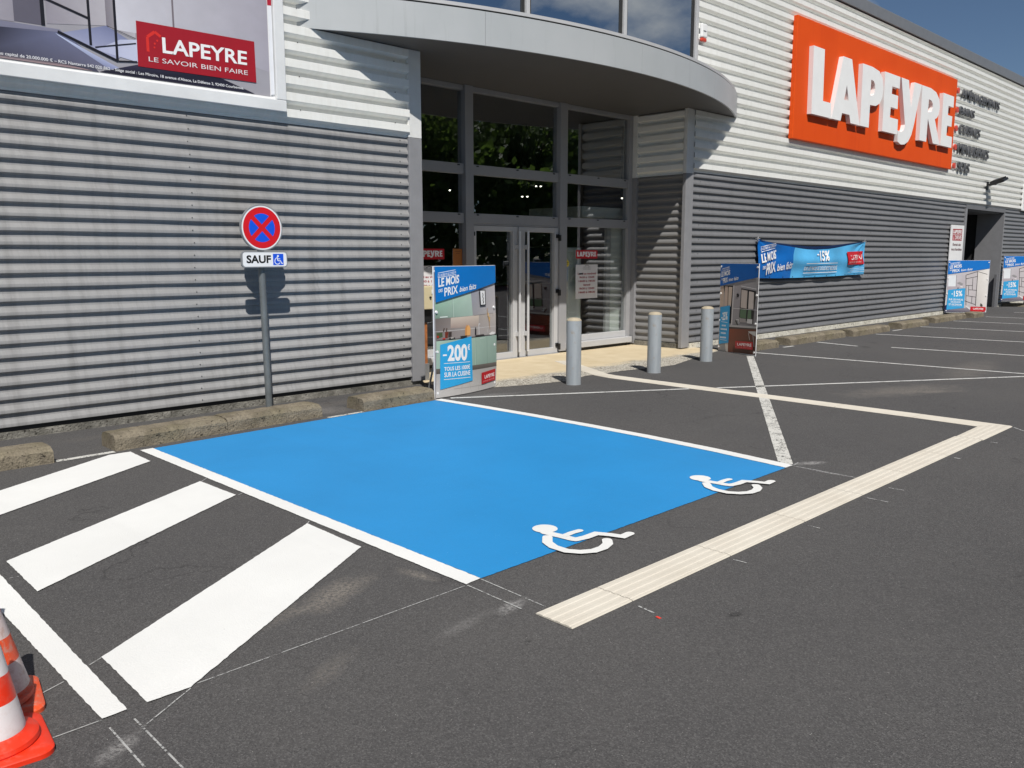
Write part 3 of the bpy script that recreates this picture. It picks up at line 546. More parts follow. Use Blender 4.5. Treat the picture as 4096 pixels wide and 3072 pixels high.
class MB:
    """collects geometry for one mesh object"""
    def __init__(s):
        s.v, s.f, s.c = [], [], []
    def add(s, vs, fs):
        n = len(s.v)
        s.v += [tuple(p) for p in vs]
        s.f += [tuple(i + n for i in f) for f in fs]
        return s
    def box(s, x0, x1, y0, y1, z0, z1):
        vs = [(x, y, z) for z in (z0, z1) for y in (y0, y1) for x in (x0, x1)]
        return s.add(vs, [(0, 2, 3, 1), (4, 5, 7, 6), (0, 1, 5, 4), (2, 6, 7, 3), (0, 4, 6, 2), (1, 3, 7, 5)])
    def quad(s, a, b, c, d):
        return s.add([a, b, c, d], [(0, 1, 2, 3)])
    def prism(s, poly, z0, z1):
        n = len(poly)
        vs = [(x, y, z0) for x, y in poly] + [(x, y, z1) for x, y in poly]
        fs = [tuple(range(n - 1, -1, -1)), tuple(range(n, 2 * n))]
        fs += [(i, (i + 1) % n, n + (i + 1) % n, n + i) for i in range(n)]
        return s.add(vs, fs)
    def cyl(s, p0, p1, r0, r1=None, seg=16, caps=True):
        r1 = r0 if r1 is None else r1
        p0, p1 = Vector(p0), Vector(p1)
        d = (p1 - p0).normalized()
        a = d.orthogonal().normalized()
        b = d.cross(a)
        vs = []
        for p, r in ((p0, r0), (p1, r1)):
            for i in range(seg):
                t = 2 * math.pi * i / seg
                vs.append(p + a * r * math.cos(t) + b * r * math.sin(t))
        fs = [(i, (i + 1) % seg, seg + (i + 1) % seg, seg + i) for i in range(seg)]
        if caps:
            fs += [tuple(range(seg - 1, -1, -1)), tuple(range(seg, 2 * seg))]
        return s.add(vs, fs)
    def lathe(s, prof, c=(0, 0, 0), seg=32):
        vs, fs = [], []
        for r, z in prof:
            for i in range(seg):
                t = 2 * math.pi * i / seg
                vs.append((c[0] + r * math.cos(t), c[1] + r * math.sin(t), c[2] + z))
        for k in range(len(prof) - 1):
            for i in range(seg):
                fs.append((k * seg + i, k * seg + (i + 1) % seg, (k + 1) * seg + (i + 1) % seg, (k + 1) * seg + i))
        fs.append(tuple(range(seg - 1, -1, -1)))
        fs.append(tuple((len(prof) - 1) * seg + i for i in range(seg)))
        return s.add(vs, fs)
    def ribbon(s, pts, w, z, caps=8):
        """flat round-ended stroke on the ground"""
        pts = [Vector(p) for p in pts]
        left, right = [], []
        for i, p in enumerate(pts):
            if i == 0: d = (pts[1] - p).normalized(); k = 1
            elif i == len(pts) - 1: d = (p - pts[i - 1]).normalized(); k = 1
            else:
                d0, d1 = (p - pts[i - 1]).normalized(), (pts[i + 1] - p).normalized()
                d = (d0 + d1).normalized()
                k = 1 / max(0.5, d.dot(d0))
            n = Vector((-d.y, d.x))
            left.append(p + n * w / 2 * k)
            right.append(p - n * w / 2 * k)
        def cap(c, d):
            a0 = math.atan2(d.y, d.x)
            return [c + Vector((math.cos(a0 + math.pi / 2 - math.pi * j / caps), math.sin(a0 + math.pi / 2 - math.pi * j / caps))) * w / 2 for j in range(1, caps)]
        n = len(pts)
        vs = [(p.x, p.y, z) for p in left + right]
        fs = [(n + i, n + i + 1, i + 1, i) for i in range(n - 1)]
        s.add(vs, fs)
        if caps:
            for c, d, a, b in ((pts[-1], (pts[-1] - pts[-2]).normalized(), left[-1], right[-1]), (pts[0], (pts[0] - pts[1]).normalized(), right[0], left[0])):
                ring = [a] + cap(c, d) + [b]
                s.add([(p.x, p.y, z) for p in ring], [tuple(range(len(ring)))])
        return s
    def mesh(s, name, mat, smooth=False, bevel=0):
        me = bpy.data.meshes.new(name)
        me.from_pydata(s.v, [], s.f)
        me.validate()
        me.update()
        if mat: me.materials.append(mat)
        if smooth: me.polygons.foreach_set('use_smooth', [True] * len(me.polygons))
        return me
    def build(s, name, mat, parent=None, smooth=False, bevel=0, world_space=True):
        o = link(name, s.mesh(name, mat, smooth), parent, world_space)
        if smooth:
            smooth_by_angle(o)
        if bevel:
            m = o.modifiers.new('bevel', 'BEVEL')
            m.width = bevel
            m.segments = 2
            m.limit_method = 'ANGLE'
        return o

def smooth_by_angle(o, ang=40):
    me = o.data
    bm = bmesh.new()
    bm.from_mesh(me)
    for e in bm.edges:
        e.smooth = len(e.link_faces) == 2 and e.calc_face_angle(3.0) < R(ang)
    bm.to_mesh(me)
    bm.free()

def box(name, mat, parent, x0, x1, y0, y1, z0, z1, bevel=0):
    return MB().box(x0, x1, y0, y1, z0, z1).build(name, mat, parent, bevel=bevel)

def struct(name, mb, mat):
    return tag(mb.build(name, mat), kind='structure')

# text as flat triangles in the unit square
_tx = {}
def text_tris(body, bold=0.0, shear=0.0):
    key = (body, bold, shear)
    if key in _tx: return _tx[key]
    cu = bpy.data.curves.new('lettering', 'FONT')
    cu.body = body
    cu.offset = bold
    cu.resolution_u = 3
    cu.shear = shear
    ob = bpy.data.objects.new('lettering', cu)
    me = bpy.data.meshes.new_from_object(ob)
    vs = [(v.co.x, v.co.y) for v in me.vertices]
    fs = [tuple(p.vertices) for p in me.polygons]
    bpy.data.objects.remove(ob)
    bpy.data.curves.remove(cu)
    bpy.data.meshes.remove(me)
    x0, x1 = min(v[0] for v in vs), max(v[0] for v in vs)
    y0, y1 = min(v[1] for v in vs), max(v[1] for v in vs)
    _tx[key] = ([((x - x0) / (x1 - x0), (y - y0) / (y1 - y0)) for x, y in vs], fs)
    return _tx[key]

def shape_mesh(name, loops, depth, mat):
    """filled outline with holes, extruded; local x right, y up, z towards the reader"""
    cu = bpy.data.curves.new(name, 'CURVE')
    cu.dimensions = '2D'
    cu.fill_mode = 'BOTH'
    cu.extrude = depth / 2
    for lp in loops:
        sp = cu.splines.new('POLY')
        sp.points.add(len(lp) - 1)
        for p, (x, y) in zip(sp.points, lp): p.co = (x, y, 0, 1)
        sp.use_cyclic_u = True
    ob = bpy.data.objects.new(name, cu)
    me = bpy.data.meshes.new_from_object(ob)
    bpy.data.objects.remove(ob)
    bpy.data.curves.remove(cu)
    me.materials.clear()
    me.materials.append(mat)
    return me

def clip_half(poly, k, lim, keep_less):
    out = []
    for i in range(len(poly)):
        a, b = poly[i], poly[(i + 1) % len(poly)]
        ia = (a[0][k] <= lim) if keep_less else (a[0][k] >= lim)
        ib = (b[0][k] <= lim) if keep_less else (b[0][k] >= lim)
        if ia: out.append(a)
        if ia != ib:
            t = (lim - a[0][k]) / (b[0][k] - a[0][k])
            out.append(((a[0][0] + (b[0][0] - a[0][0]) * t, a[0][1] + (b[0][1] - a[0][1]) * t), tuple(a[1][j] + (b[1][j] - a[1][j]) * t for j in range(3))))
    return out

class Ink:
    """printed picture: coloured shapes laid on a board through a surface function fn(u, v, lift)"""
    def __init__(s, fn, aspect=1.0, cuts=(), vcuts=()):
        s.fn, s.aspect, s.cuts, s.vcuts = fn, aspect, cuts, vcuts
        s.v, s.f, s.c, s.n = [], [], [], 0
    def face(s, pts, cols):
        lift = 0.0006 + s.n * 0.0003
        i0 = len(s.v)
        s.v += [tuple(s.fn(p[0], p[1], lift)) for p in pts]
        s.f.append(tuple(range(i0, i0 + len(pts))))
        s.c.append(cols)
    def poly(s, cols, pts):
        if not isinstance(cols, list): cols = [cols] * len(pts)
        poly = [(p, lin(c)) for p, c in zip(pts, cols)]
        lims = list(s.cuts)
        for lo, hi in zip([-1e9] + lims, lims + [1e9]):
            q = clip_half(clip_half(poly, 0, hi, True), 0, lo, False) if lims else poly
            if len(q) < 3: continue
            vl = list(s.vcuts)
            for lo2, hi2 in zip([-1e9] + vl, vl + [1e9]):
                r = clip_half(clip_half(q, 1, hi2, True), 1, lo2, False) if vl else q
                if len(r) >= 3: s.face([a for a, _ in r], [b for _, b in r])
        s.n += 1
    def stroke(s, col, w, pts):
        for a, b in zip(pts, pts[1:]):
            dx, dy = (b[0] - a[0]) * s.aspect, b[1] - a[1]
            L = math.hypot(dx, dy) or 1
            nx, ny = -dy / L * w / 2 / s.aspect, dx / L * w / 2
            s.poly(col, [(a[0] + nx, a[1] + ny), (b[0] + nx, b[1] + ny), (b[0] - nx, b[1] - ny), (a[0] - nx, a[1] - ny)])
    def text(s, col, body, quad, bold=0.0, shear=0.0):
        tl, tr, br, bl = quad
        vs, fs = text_tris(body, bold, shear)
        P = []
        for x, y in vs:
            P.append(tuple((bl[k] * (1 - x) + br[k] * x) * (1 - y) + (tl[k] * (1 - x) + tr[k] * x) * y for k in (0, 1)))
        c = lin(col)
        for f in fs: s.face([P[i] for i in f], [c] * len(f))
        s.n += 1
    def loops(s, col, shapes, quad):
        tl, tr, br, bl = quad
        c = lin(col)
        for lps in shapes:
            me = shape_mesh('outline', lps, 0, M['ink'])
            P = [(v.co.x, v.co.y) for v in me.vertices]
            P = [tuple((bl[k] * (1 - x) + br[k] * x) * (1 - y) + (tl[k] * (1 - x) + tr[k] * x) * y for k in (0, 1)) for x, y in P]
            for f in me.polygons: s.face([P[i] for i in f.vertices], [c] * len(f.vertices))
            bpy.data.meshes.remove(me)
        s.n += 1
    def disc(s, col, c, r, seg=20):
        s.poly(col, [(c[0] + r / s.aspect * math.cos(2 * math.pi * i / seg), c[1] + r * math.sin(2 * math.pi * i / seg)) for i in range(seg)])
    def items(s, lst):
        for it in lst:
            if it[0] in 'PG': s.poly(it[1], it[2])
            elif it[0] == 'S': s.stroke(it[1], it[2], it[3])
            elif it[0] == 'T': s.text(it[1], it[2], it[3], *it[4:])
        return s
    def build(s, name, parent, world_space=True):
        me = bpy.data.meshes.new(name)
        me.from_pydata(s.v, [], s.f)
        me.materials.append(M['ink'])
        at = me.color_attributes.new('ink', 'FLOAT_COLOR', 'CORNER')
        flat = []
        for p in me.polygons:
            for c in s.c[p.index]: flat += [c[0], c[1], c[2], 1.0]
        at.data.foreach_set('color', flat)
        return link(name, me, parent, world_space)

def plane_fn(o, u, v, n):
    o, u, v, n = Vector(o), Vector(u), Vector(v), Vector(n)
    return lambda a, b, lift: o + u * a + v * b + n * lift

def wall_fn(y):                       # prints measured in wall coordinates (X, Z)
    return lambda a, b, lift: Vector((a, y - lift, b))

# outlines of the shop name, heavy condensed capitals with a lower-case y
NAME = {
 'L': [[(15.80, 5.50), (16.25, 5.50), (16.28, 4.55), (16.64, 4.55), (16.65, 4.265), (15.83, 4.265)]],
 'A': [[(16.68, 4.265), (17.06, 5.50), (17.45, 5.50), (17.97, 4.265), (17.54, 4.265), (17.47, 4.42), (17.13, 4.42), (17.08, 4.265)], [(17.28, 4.98), (17.20, 4.69), (17.40, 4.69)]],
 'P': [[(18.00, 4.265), (17.97, 5.50), (18.45, 5.50), (18.80, 5.46), (18.98, 5.34), (19.05, 5.15), (19.02, 4.95), (18.90, 4.81), (18.70, 4.74), (18.42, 4.73), (18.42, 4.265)], [(18.41, 5.24), (18.53, 5.23), (18.61, 5.17), (18.63, 5.08), (18.60, 4.98), (18.52, 4.93), (18.41, 4.92)]],
 'E': [[(19.12, 4.265), (19.09, 5.50), (19.91, 5.50), (19.91, 5.25), (19.51, 5.25), (19.50, 5.09), (19.86, 5.09), (19.87, 4.81), (19.49, 4.81), (19.48, 4.59), (19.93, 4.59), (19.93, 4.265)]],
 'y': [[(19.98, 5.50), (20.40, 5.50), (20.62, 4.93), (20.75, 5.50), (21.17, 5.50), (20.86, 4.58), (20.74, 4.33), (20.58, 4.17), (20.38, 4.09), (20.18, 4.07), (19.98, 4.12), (19.96, 4.36), (20.15, 4.34), (20.29, 4.40), (20.34, 4.52)]],
 'R': [[(21.24, 4.265), (21.21, 5.50), (21.75, 5.50), (22.10, 5.45), (22.32, 5.32), (22.40, 5.14), (22.36, 4.98), (22.26, 4.88), (22.12, 4.83), (22.55, 4.265), (22.10, 4.265), (21.68, 4.80), (21.67, 4.265)], [(21.66, 5.24), (21.82, 5.23), (21.92, 5.17), (21.94, 5.09), (21.90, 5.00), (21.80, 4.96), (21.66, 4.95)]],
 'e': [[(22.60, 4.265), (22.57, 5.50), (23.30, 5.50), (23.31, 5.24), (22.96, 5.24), (22.96, 5.02), (23.27, 5.02), (23.26, 4.77), (22.96, 4.77), (22.96, 4.53), (23.36, 4.53), (23.36, 4.265)]],
}
NAME_UNIT = [[[((x - 15.80) / 7.56, (z - 4.07) / 1.43) for x, z in lp] for lp in NAME[k]] for k in 'LAPEyRe']

# ---------------------------------------------------------------- ground and paint
ground = struct('car_park', MB().quad((-250, -250, 0), (350, -250, 0), (350, 250, 0), (-250, 250, 0)), M['asphalt'])
pave = MB()
edge = [(6.62, 1.3), (6.62, -0.62), (6.8, -0.78), (7.03, -0.87), (7.4, -1.0), (8.02, -1.13), (8.55, -1.0), (9.38, -1.04), (10.0, -1.16), (10.36, -1.17), (11.2, -0.93), (11.7, -0.80), (12.34, -0.65), (12.6, -0.5), (12.6, -0.02), (12.34, -0.02), (12.34, 1.3)]
pave.add([(x, y, 0.004) for x, y in edge], [tuple(range(len(edge) - 1, -1, -1))])
struct('entrance_paving', pave, M['sand'])

def flat(name, pts, mat, z, label=None):
    rnd = random.Random(len(pts) + int(pts[0][0] * 1000))
    out = []
    for (xa, ya), (xb, yb) in zip(pts, pts[1:] + pts[:1]):
        L = math.hypot(xb - xa, yb - ya)
        k = max(1, min(220, int(L / 0.022)))
        j = min(0.0020, L * 0.1)
        for i in range(k):
            f = i / k
            out.append((xa + (xb - xa) * f + rnd.uniform(-j, j), ya + (yb - ya) * f + rnd.uniform(-j, j)))
    pts = out if mat not in ('chalk', 'spray_red') else pts
    o = MB().add([(x, y, z) for x, y in pts], [tuple(range(len(pts)))]).build(name, M[mat], ground)
    me = o.data
    bm = bmesh.new(); bm.from_mesh(me)
    bmesh.ops.triangulate(bm, faces=bm.faces[:])
    for f in bm.faces:
        if f.normal.z < 0: f.normal_flip()
    bm.to_mesh(me); bm.free()
    if label: o['label'] = label
    return o
R_OUT = [(6.012, -1.06), (6.055, -1.7), (6.088, -2.47), (6.095, -3.2), (6.088, -3.87), (6.052, -4.59), (5.978, -5.302)]
R_IN = [(5.905, -1.06), (5.945, -1.7), (5.978, -2.47), (5.985, -3.2), (5.976, -3.87), (5.938, -4.59), (5.866, -5.299)]
flat('parking_bay', [(2.717, -1.262), (4.15, -1.178), (5.90, -1.082)] + [(x - 0.002, y) for x, y in R_IN[1:]] + [(2.722, -5.318)], 'paint_blue', 0.004, 'bright blue painted accessible parking bay')
flat('bay_line', [(2.607, -1.262), (2.713, -1.258), (2.718, -5.318), (2.614, -5.329)], 'paint_white', 0.006, 'white line along the hatched side of the blue bay')
flat('bay_line', R_OUT + R_IN[::-1], 'paint_white', 0.006, 'white line along the entrance side of the blue bay')
flat('hatch_stripe', [(2.53, -1.259), (2.519, -1.702), (1.09, -2.575), (1.095, -2.045), (2.365, -1.256)], 'paint_white', 0.006, 'hatch stripe nearest the wall')
flat('hatch_stripe', [(2.533, -2.553), (2.548, -3.063), (1.089, -3.949), (1.097, -3.384)], 'paint_white', 0.006, 'middle hatch stripe')
flat('hatch_stripe', [(2.567, -3.938), (2.557, -4.515), (1.217, -5.356), (1.06, -5.351), (1.068, -4.871)], 'paint_white', 0.006, 'hatch stripe nearest the cones')
flat('hatch_border', [(0.900, -1.27), (1.030, -1.27), (1.022, -3.55), (0.99, -5.352), (0.902, -5.354)], 'paint_white', 0.006, 'white border line beside the traffic cones')
def oldline(a, b, w, mat, name='faded_line', z=0.0045, label=None):
    d = (Vector(b) - Vector(a)).normalized()
    n = Vector((-d.y, d.x)) * w / 2
    return flat(name, [(a[0] + n.x, a[1] + n.y), (b[0] + n.x, b[1] + n.y), (b[0] - n.x, b[1] - n.y), (a[0] - n.x, a[1] - n.y)], mat, z, label)
oldline((12.15, -1.37), (5.98, -5.24), 0.11, 'paint_old', label='broad worn white line running to the corner of the blue bay')
oldline((6.12, -1.09), (8.60, -2.60), 0.062, 'paint_thin', label='thin worn line from the kitchen poster across the asphalt')
oldline((8.90, -2.80), (14.6, -6.35), 0.062, 'paint_thin')
for (xa, ya), (xb, yb) in [((12.62, -1.2), (13.03, -6.2)), ((15.02, -2.45), (15.52, -6.4)), ((17.35, -1.22), (18.0, -6.2)), ((19.87, -1.17), (20.4, -6.2)), ((22.18, -1.1), (22.6, -6.2)), ((24.27, -1.2), (24.9, -6.2)), ((26.7, -1.2), (27.2, -6.2))]:
    oldline((xa, ya), (xb, yb), 0.075, 'paint_thin', 'parking_line')
oldline((14.98, -1.12), (14.80, -1.95), 0.075, 'paint_thin', 'parking_line')
oldline((13.70, -1.12), (14.03, -1.14), 0.06, 'paint_thin')
oldline((18.35, -1.16), (18.85, -1.16), 0.05, 'paint_thin')
oldline((1.99, -1.18), (2.44, -1.162), 0.07, 'paint_old')
oldline((4.5, -1.12), (4.93, -1.10), 0.05, 'paint_old')
CH = [((0.903, -5.426), (0.899, -5.74), .007), ((0.985, -5.428), (0.983, -5.83), .007), ((0.975, -5.51), (1.217, -5.36), .006), ((1.25, -5.342), (2.60, -5.334), .006), ((0.900, -5.357), (0.70, -5.357), .006),
      ((0.80, -5.015), (0.895, -4.975), .006), ((1.01, -4.903), (1.066, -4.871), .006), ((2.615, -5.335), (2.604, -5.72), .008), ((2.716, -5.325), (2.701, -5.78), .008), ((1.04, -3.66), (1.085, -3.664), .006),
      ((3.856, -6.06), (3.859, -6.136), .010), ((4.677, -6.07), (4.678, -6.144), .012), ((5.508, -6.07), (5.509, -6.21), .012), ((5.859, -6.07), (5.868, -6.17), .012), ((7.118, -6.08), (7.127, -6.125), .02), ((7.956, -6.10), (7.956, -6.154), .02),
      ((3.01, -6.075), (2.998, -6.171), .011), ((2.545, -2.553), (2.605, -2.50), .006), ((2.56, -3.07), (2.605, -3.045), .006), ((2.57, -3.935), (2.605, -3.90), .006), ((5.97, -5.31), (5.968, -5.79), .012), ((5.99, -5.30), (6.09, -5.285), .01), ((8.8, -6.05), (8.67, -6.17), .015)]
for a, b, w in CH: oldline(a, b, w, 'chalk', 'chalk_line', 0.0035)
oldline((2.976, -6.201), (2.970, -6.228), 0.014, 'spray_red', 'red_mark', 0.0035)

ISA = [[(3.456, -5.07), (3.473, -5.176), (3.483, -5.262)], [(3.490, -5.186), (3.56, -5.180), (3.622, -5.186)], [(3.483, -5.275), (3.556, -5.290), (3.650, -5.289), (3.690, -5.36), (3.716, -5.430), (3.788, -5.424)],
       [(3.402, -5.135), (3.338, -5.194), (3.307, -5.27), (3.309, -5.364), (3.350, -5.428), (3.414, -5.468), (3.489, -5.472), (3.560, -5.448), (3.605, -5.405)]]
def wheelchair(dx, label):
    m = MB()
    c = [(3.506 + dx + 0.075 * math.cos(2 * math.pi * i / 24), -5.017 + 0.075 * math.sin(2 * math.pi * i / 24), 0.0085) for i in range(24)]
    m.add(c, [tuple(range(24))])
    for k, (st, w) in enumerate(zip(ISA, (0.062, 0.045, 0.056, 0.058))):
        m.ribbon([(x + dx, y) for x, y in st], w, 0.0091 + k * 0.0006)
    o = m.build('wheelchair_symbol', M['paint_white'], ground)
    o['label'] = label
wheelchair(0.0, 'white wheelchair symbol at the hatched corner of the blue bay')
wheelchair(1.633, 'white wheelchair symbol nearer the entrance line')

# cream tactile guide tiles glued to the asphalt
tact = thing('tactile_strip', 'cream ribbed tactile guide strip turning from the parking bay to the doors', 'tactile paving', (2.6, -5.9, 0))
def tile(l0, l1, r1, r0):
    prof = []
    for k in range(4):
        c = 0.14 + 0.24 * k
        prof += [(c - 0.075, 0.008), (c - 0.05, 0.0102), (c + 0.05, 0.0102), (c + 0.075, 0.008)]
    prof = [(0, 0.002), (0.015, 0.008)] + prof + [(0.985, 0.008), (1, 0.002)]
    l0, l1, r0, r1 = map(Vector, (l0, l1, r0, r1))
    g = (l1 - l0).normalized() * 0.003
    vs = []
    for a, b in ((l0 + g, r0 + g), (l1 - g, r1 - g)):
        for t, z in prof:
            p = a.lerp(b, t)
            vs.append((p.x, p.y, z))
    n = len(prof)
    fs = [(i, i + 1, n + i + 1, n + i) for i in range(n - 1)] + [tuple(range(n - 1, -1, -1)), tuple(range(n, 2 * n))]
    MB().add(vs, fs).build('tile', M['tactile'], tact)
XS = [2.608, 3.035, 3.89, 4.73, 5.545, 6.35, 7.16, 7.98]
for a, b in zip(XS, XS[1:]): tile((a, -5.803), (b, -5.803), (b, -6.022), (a, -6.022))
tile((7.98, -5.812), (8.60, -5.80), (8.83, -6.03), (7.98, -6.03))
YS = [-5.2, -4.39, -3.51, -2.75, -1.98, -1.30]
tile((8.608, -5.79), (8.632, -5.2), (8.864, -5.2), (8.842, -6.02))
for i, (a, b) in enumerate(zip(YS, YS[1:])): tile((8.636, a), (8.638, b), (8.868, b), (8.866, a))
tile((8.638, -1.29), (8.70, -1.02), (8.90, -1.12), (8.868, -1.29))
tile((8.71, -1.0), (9.10, -0.25), (9.30, -0.36), (8.91, -1.10))
tile((9.11, -0.23), (9.42, 0.36), (9.62, 0.25), (9.31, -0.34))

# ---------------------------------------------------------------- the building
shop = thing('store_building', 'long low retail store clad in grey and white corrugated steel', 'building', (9, 0, 0))

def clad_profile(z_first, pitch, depth, z0, z1):
    """(depth, z) outline from z0 to z1, crest undersides at z_first + k * pitch"""
    if pitch < 0.15:       # grey sheets: broad upward slopes
        seq = [(0.0, 1.0), (0.02, 1.0), (0.21, 1.0), (0.24, 0.95), (0.51, 0.05), (0.54, 0.0), (0.87, 0.0), (0.89, 0.07), (0.985, 0.93)]
    else:                  # white sheets: broad flat crests over a deep undercut
        seq = [(0.0, 1.0), (0.012, 1.0), (0.47, 1.0), (0.485, 0.95), (0.535, 0.05), (0.55, 0.0), (0.80, 0.0), (0.82, 0.05), (0.99, 0.95)]
    pts = []
    k = math.floor((z0 - z_first) / pitch) - 1
    while z_first + k * pitch < z1 + pitch:
        for t, d in seq:
            pts.append((z_first + (k + t) * pitch, d * depth))
        k += 1
    out = [(z, d) for z, d in pts if z0 < z < z1]
    def at(z):
        for (za, da), (zb_, db) in zip(pts, pts[1:]):
            if za <= z <= zb_: return da + (db - da) * (z - za) / (zb_ - za + 1e-9)
        return 0
    return [(z0, at(z0))] + out + [(z1, at(z1))]

def cladding(name, mat, x0, x1, z0, z1, z_first, pitch, depth, side_x=None, label=None):
    prof = clad_profile(z_first, pitch, depth, z0, z1)
    m = MB()
    n = len(prof)
    if side_x is None:
        nc = max(1, round((x1 - x0) / 0.45))
        cuts = [x0 + (x1 - x0) * i / nc for i in range(nc + 1)]
        rnd = random.Random(int(x0 * 10 + z0 * 100))
        vs = []
        for x in cuts:                     # slight waviness of the sheets between fixings
            row = [rnd.uniform(-0.0016, 0.0016) for _ in range(int((z1 - z0) / pitch) + 3)]
            for z, d in prof:
                k = int((z - z0) / pitch)
                inner = z0 + 0.02 < z < z1 - 0.02
                vs.append((x, -d + (row[k] if inner else 0), z + (row[-1 - k] * 0.9 if inner else 0)))
    else:
        cuts = [x0, x1]
        vs = [(side_x - d, y, z) for y in cuts for z, d in prof]
    fs = []
    for c in range(len(cuts) - 1):
        for i in range(n - 1):
            fs.append((c * n + i, (c + 1) * n + i, (c + 1) * n + i + 1, c * n + i + 1))
    m.add(vs, fs)
    o = m.build(name, M[mat], shop, smooth=True)
    smooth_by_angle(o, 30)
    if label: o['label'] = label
    return o
DP, DD, LP, LD = 0.1215, 0.0285, 0.171, 0.066
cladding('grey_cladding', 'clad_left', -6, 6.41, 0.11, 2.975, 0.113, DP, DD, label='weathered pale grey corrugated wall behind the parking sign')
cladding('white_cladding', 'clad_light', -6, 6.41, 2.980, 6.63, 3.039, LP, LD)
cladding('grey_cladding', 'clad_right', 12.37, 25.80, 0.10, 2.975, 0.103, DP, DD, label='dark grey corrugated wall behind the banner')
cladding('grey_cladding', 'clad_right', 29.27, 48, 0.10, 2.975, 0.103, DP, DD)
cladding('white_cladding', 'clad_light', 12.37, 48, 2.980, 6.63, 3.039, LP, LD, label='white corrugated wall behind the orange sign')
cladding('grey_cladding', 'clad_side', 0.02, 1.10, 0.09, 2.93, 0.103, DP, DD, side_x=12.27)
cladding('white_cladding', 'clad_light', 0.02, 1.10, 2.935, 3.985, 3.02, LP, LD, side_x=12.27)
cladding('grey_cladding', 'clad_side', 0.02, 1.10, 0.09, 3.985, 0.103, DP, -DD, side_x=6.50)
# screws: small heads in columns on the crests
def screws(x, z0, z1, pitch, depth, zf, mat='screw'):
    m = MB()
    k = 0
    while zf + k * pitch < z1:
        z = zf + (k + 0.25) * pitch
        if z > z0:
            xx = x + random.uniform(-0.008, 0.008)
            m.cyl((xx, -depth - 0.004, z), (xx, -depth + 0.002, z), 0.006, seg=6)
        k += 1
    return m
sm = MB()
for x in (3.72, 6.28, 0.6):
    q = screws(x, 0.1, 2.95, DP, DD, 0.113); sm.add(q.v, q.f)
for x in (12.62, 14.85, 17.2, 19.6, 22.0, 24.4):
    q = screws(x, 0.1, 2.95, DP * 2, DD, 0.103); sm.add(q.v, q.f)
for x in (4.95, 6.2, 13.9, 16.9, 21.5, 26.4):
    q = screws(x, 3.0, 6.6, LP * 2, LD, 3.039); sm.add(q.v, q.f)
tag(sm.build('cladding_screws', M['screw'], shop), kind='stuff')

box('corner_post', M['post_grey'], shop, 6.405, 6.60, -0.045, 0.02, 0.05, 2.978, 0.006)
box('corner_post', M['post_light'], shop, 6.405, 6.60, -0.045, 0.02, 2.981, 3.985, 0.006)
box('corner_post', M['post_grey'], shop, 12.175, 12.395, -0.045, 0.025, 0.02, 2.945, 0.006)
box('corner_post', M['post_light'], shop, 12.175, 12.395, -0.045, 0.025, 2.948, 3.985, 0.006)
box('corner_post', M['post_grey'], shop, 12.20, 12.30, 1.00, 1.115, 0.03, 2.93, 0.004)
box('corner_post', M['post_light'], shop, 12.20, 12.30, 1.00, 1.115, 2.933, 3.985, 0.004)
box('plinth', M['plinth'], shop, -6, 6.58, -0.010, 0.10, 0.0, 0.066)
box('base_flashing', M['gasket'], shop, -6, 6.40, 0.004, 0.05, 0.068, 0.112)
box('plinth', M['plinth_white'], shop, 12.41, 25.75, -0.05, 0.10, 0.0, 0.085)
box('plinth', M['plinth_white'], shop, 29.3, 48, -0.05, 0.10, 0.0, 0.085)
box('base_flashing', M['gasket'], shop, 12.41, 25.75, -0.012, 0.05, 0.087, 0.102)
box('plinth', M['plinth'], shop, 12.22, 12.30, 0.03, 1.10, 0.0, 0.088)
box('coping', M['coping'], shop, -6, 48, -0.10, 0.5, 6.66, 6.90, 0.008)
box('coping_shadow_gap', M['gasket'], shop, -6, 48, -0.06, 0.4, 6.632, 6.658)
box('roof', M['coping'], shop, -6, 48, 0.42, 30, 6.5, 6.62)
for a, b in ((-6, -5.9), (47.9, 48)):
    box('end_wall', M['post_dark'], shop, a, b, 0.03, 30, 0, 6.5)
box('rear_wall', M['post_dark'], shop, -6, 48, 29.9, 30, 0, 6.5)

# canopy: a shallow circular arc
CX, CYR, CRAD = 9.365, 7.79, 8.94
A0 = math.asin(4.405 / CRAD)
def arc(rad, n=56, a0=-A0, a1=A0):
    return [(CX + rad * math.sin(a0 + (a1 - a0) * i / n), CYR - rad * math.cos(a0 + (a1 - a0) * i / n)) for i in range(n + 1)]
can = link('canopy', MB().prism([p for p in arc(CRAD - 0.045)], 4.02, 4.34).mesh('canopy', M['post_dark']), shop)
can['label'] = 'curved silver-grey entrance canopy with a brown-grey soffit'
MB().prism([p for p in arc(CRAD - 0.032)] + [(12.1, 1.2), (6.55, 1.2)], 3.985, 4.015).build('soffit', M['soffit'], can)
joints = [-A0, math.asin((6.94 - CX) / CRAD), math.asin((9.45 - CX) / CRAD), math.asin((11.7 - CX) / CRAD), A0]
for a, b in zip(joints, joints[1:]):
    g = 0.00018
    MB().prism(arc(CRAD, 20, a + g, b - g) + arc(CRAD - 0.028, 20, a + g, b - g)[::-1], 3.978, 4.35).build('fascia_panel', M['fascia'], can, smooth=True)
MB().prism(arc(CRAD - 0.03) + arc(CRAD - 0.05)[::-1], 4.341, 4.372).build('shadow_gap', M['gasket'], can)
MB().prism(arc(CRAD - 0.015), 4.374, 4.412).build('roof_edge', M['frame_light'], can, smooth=True)

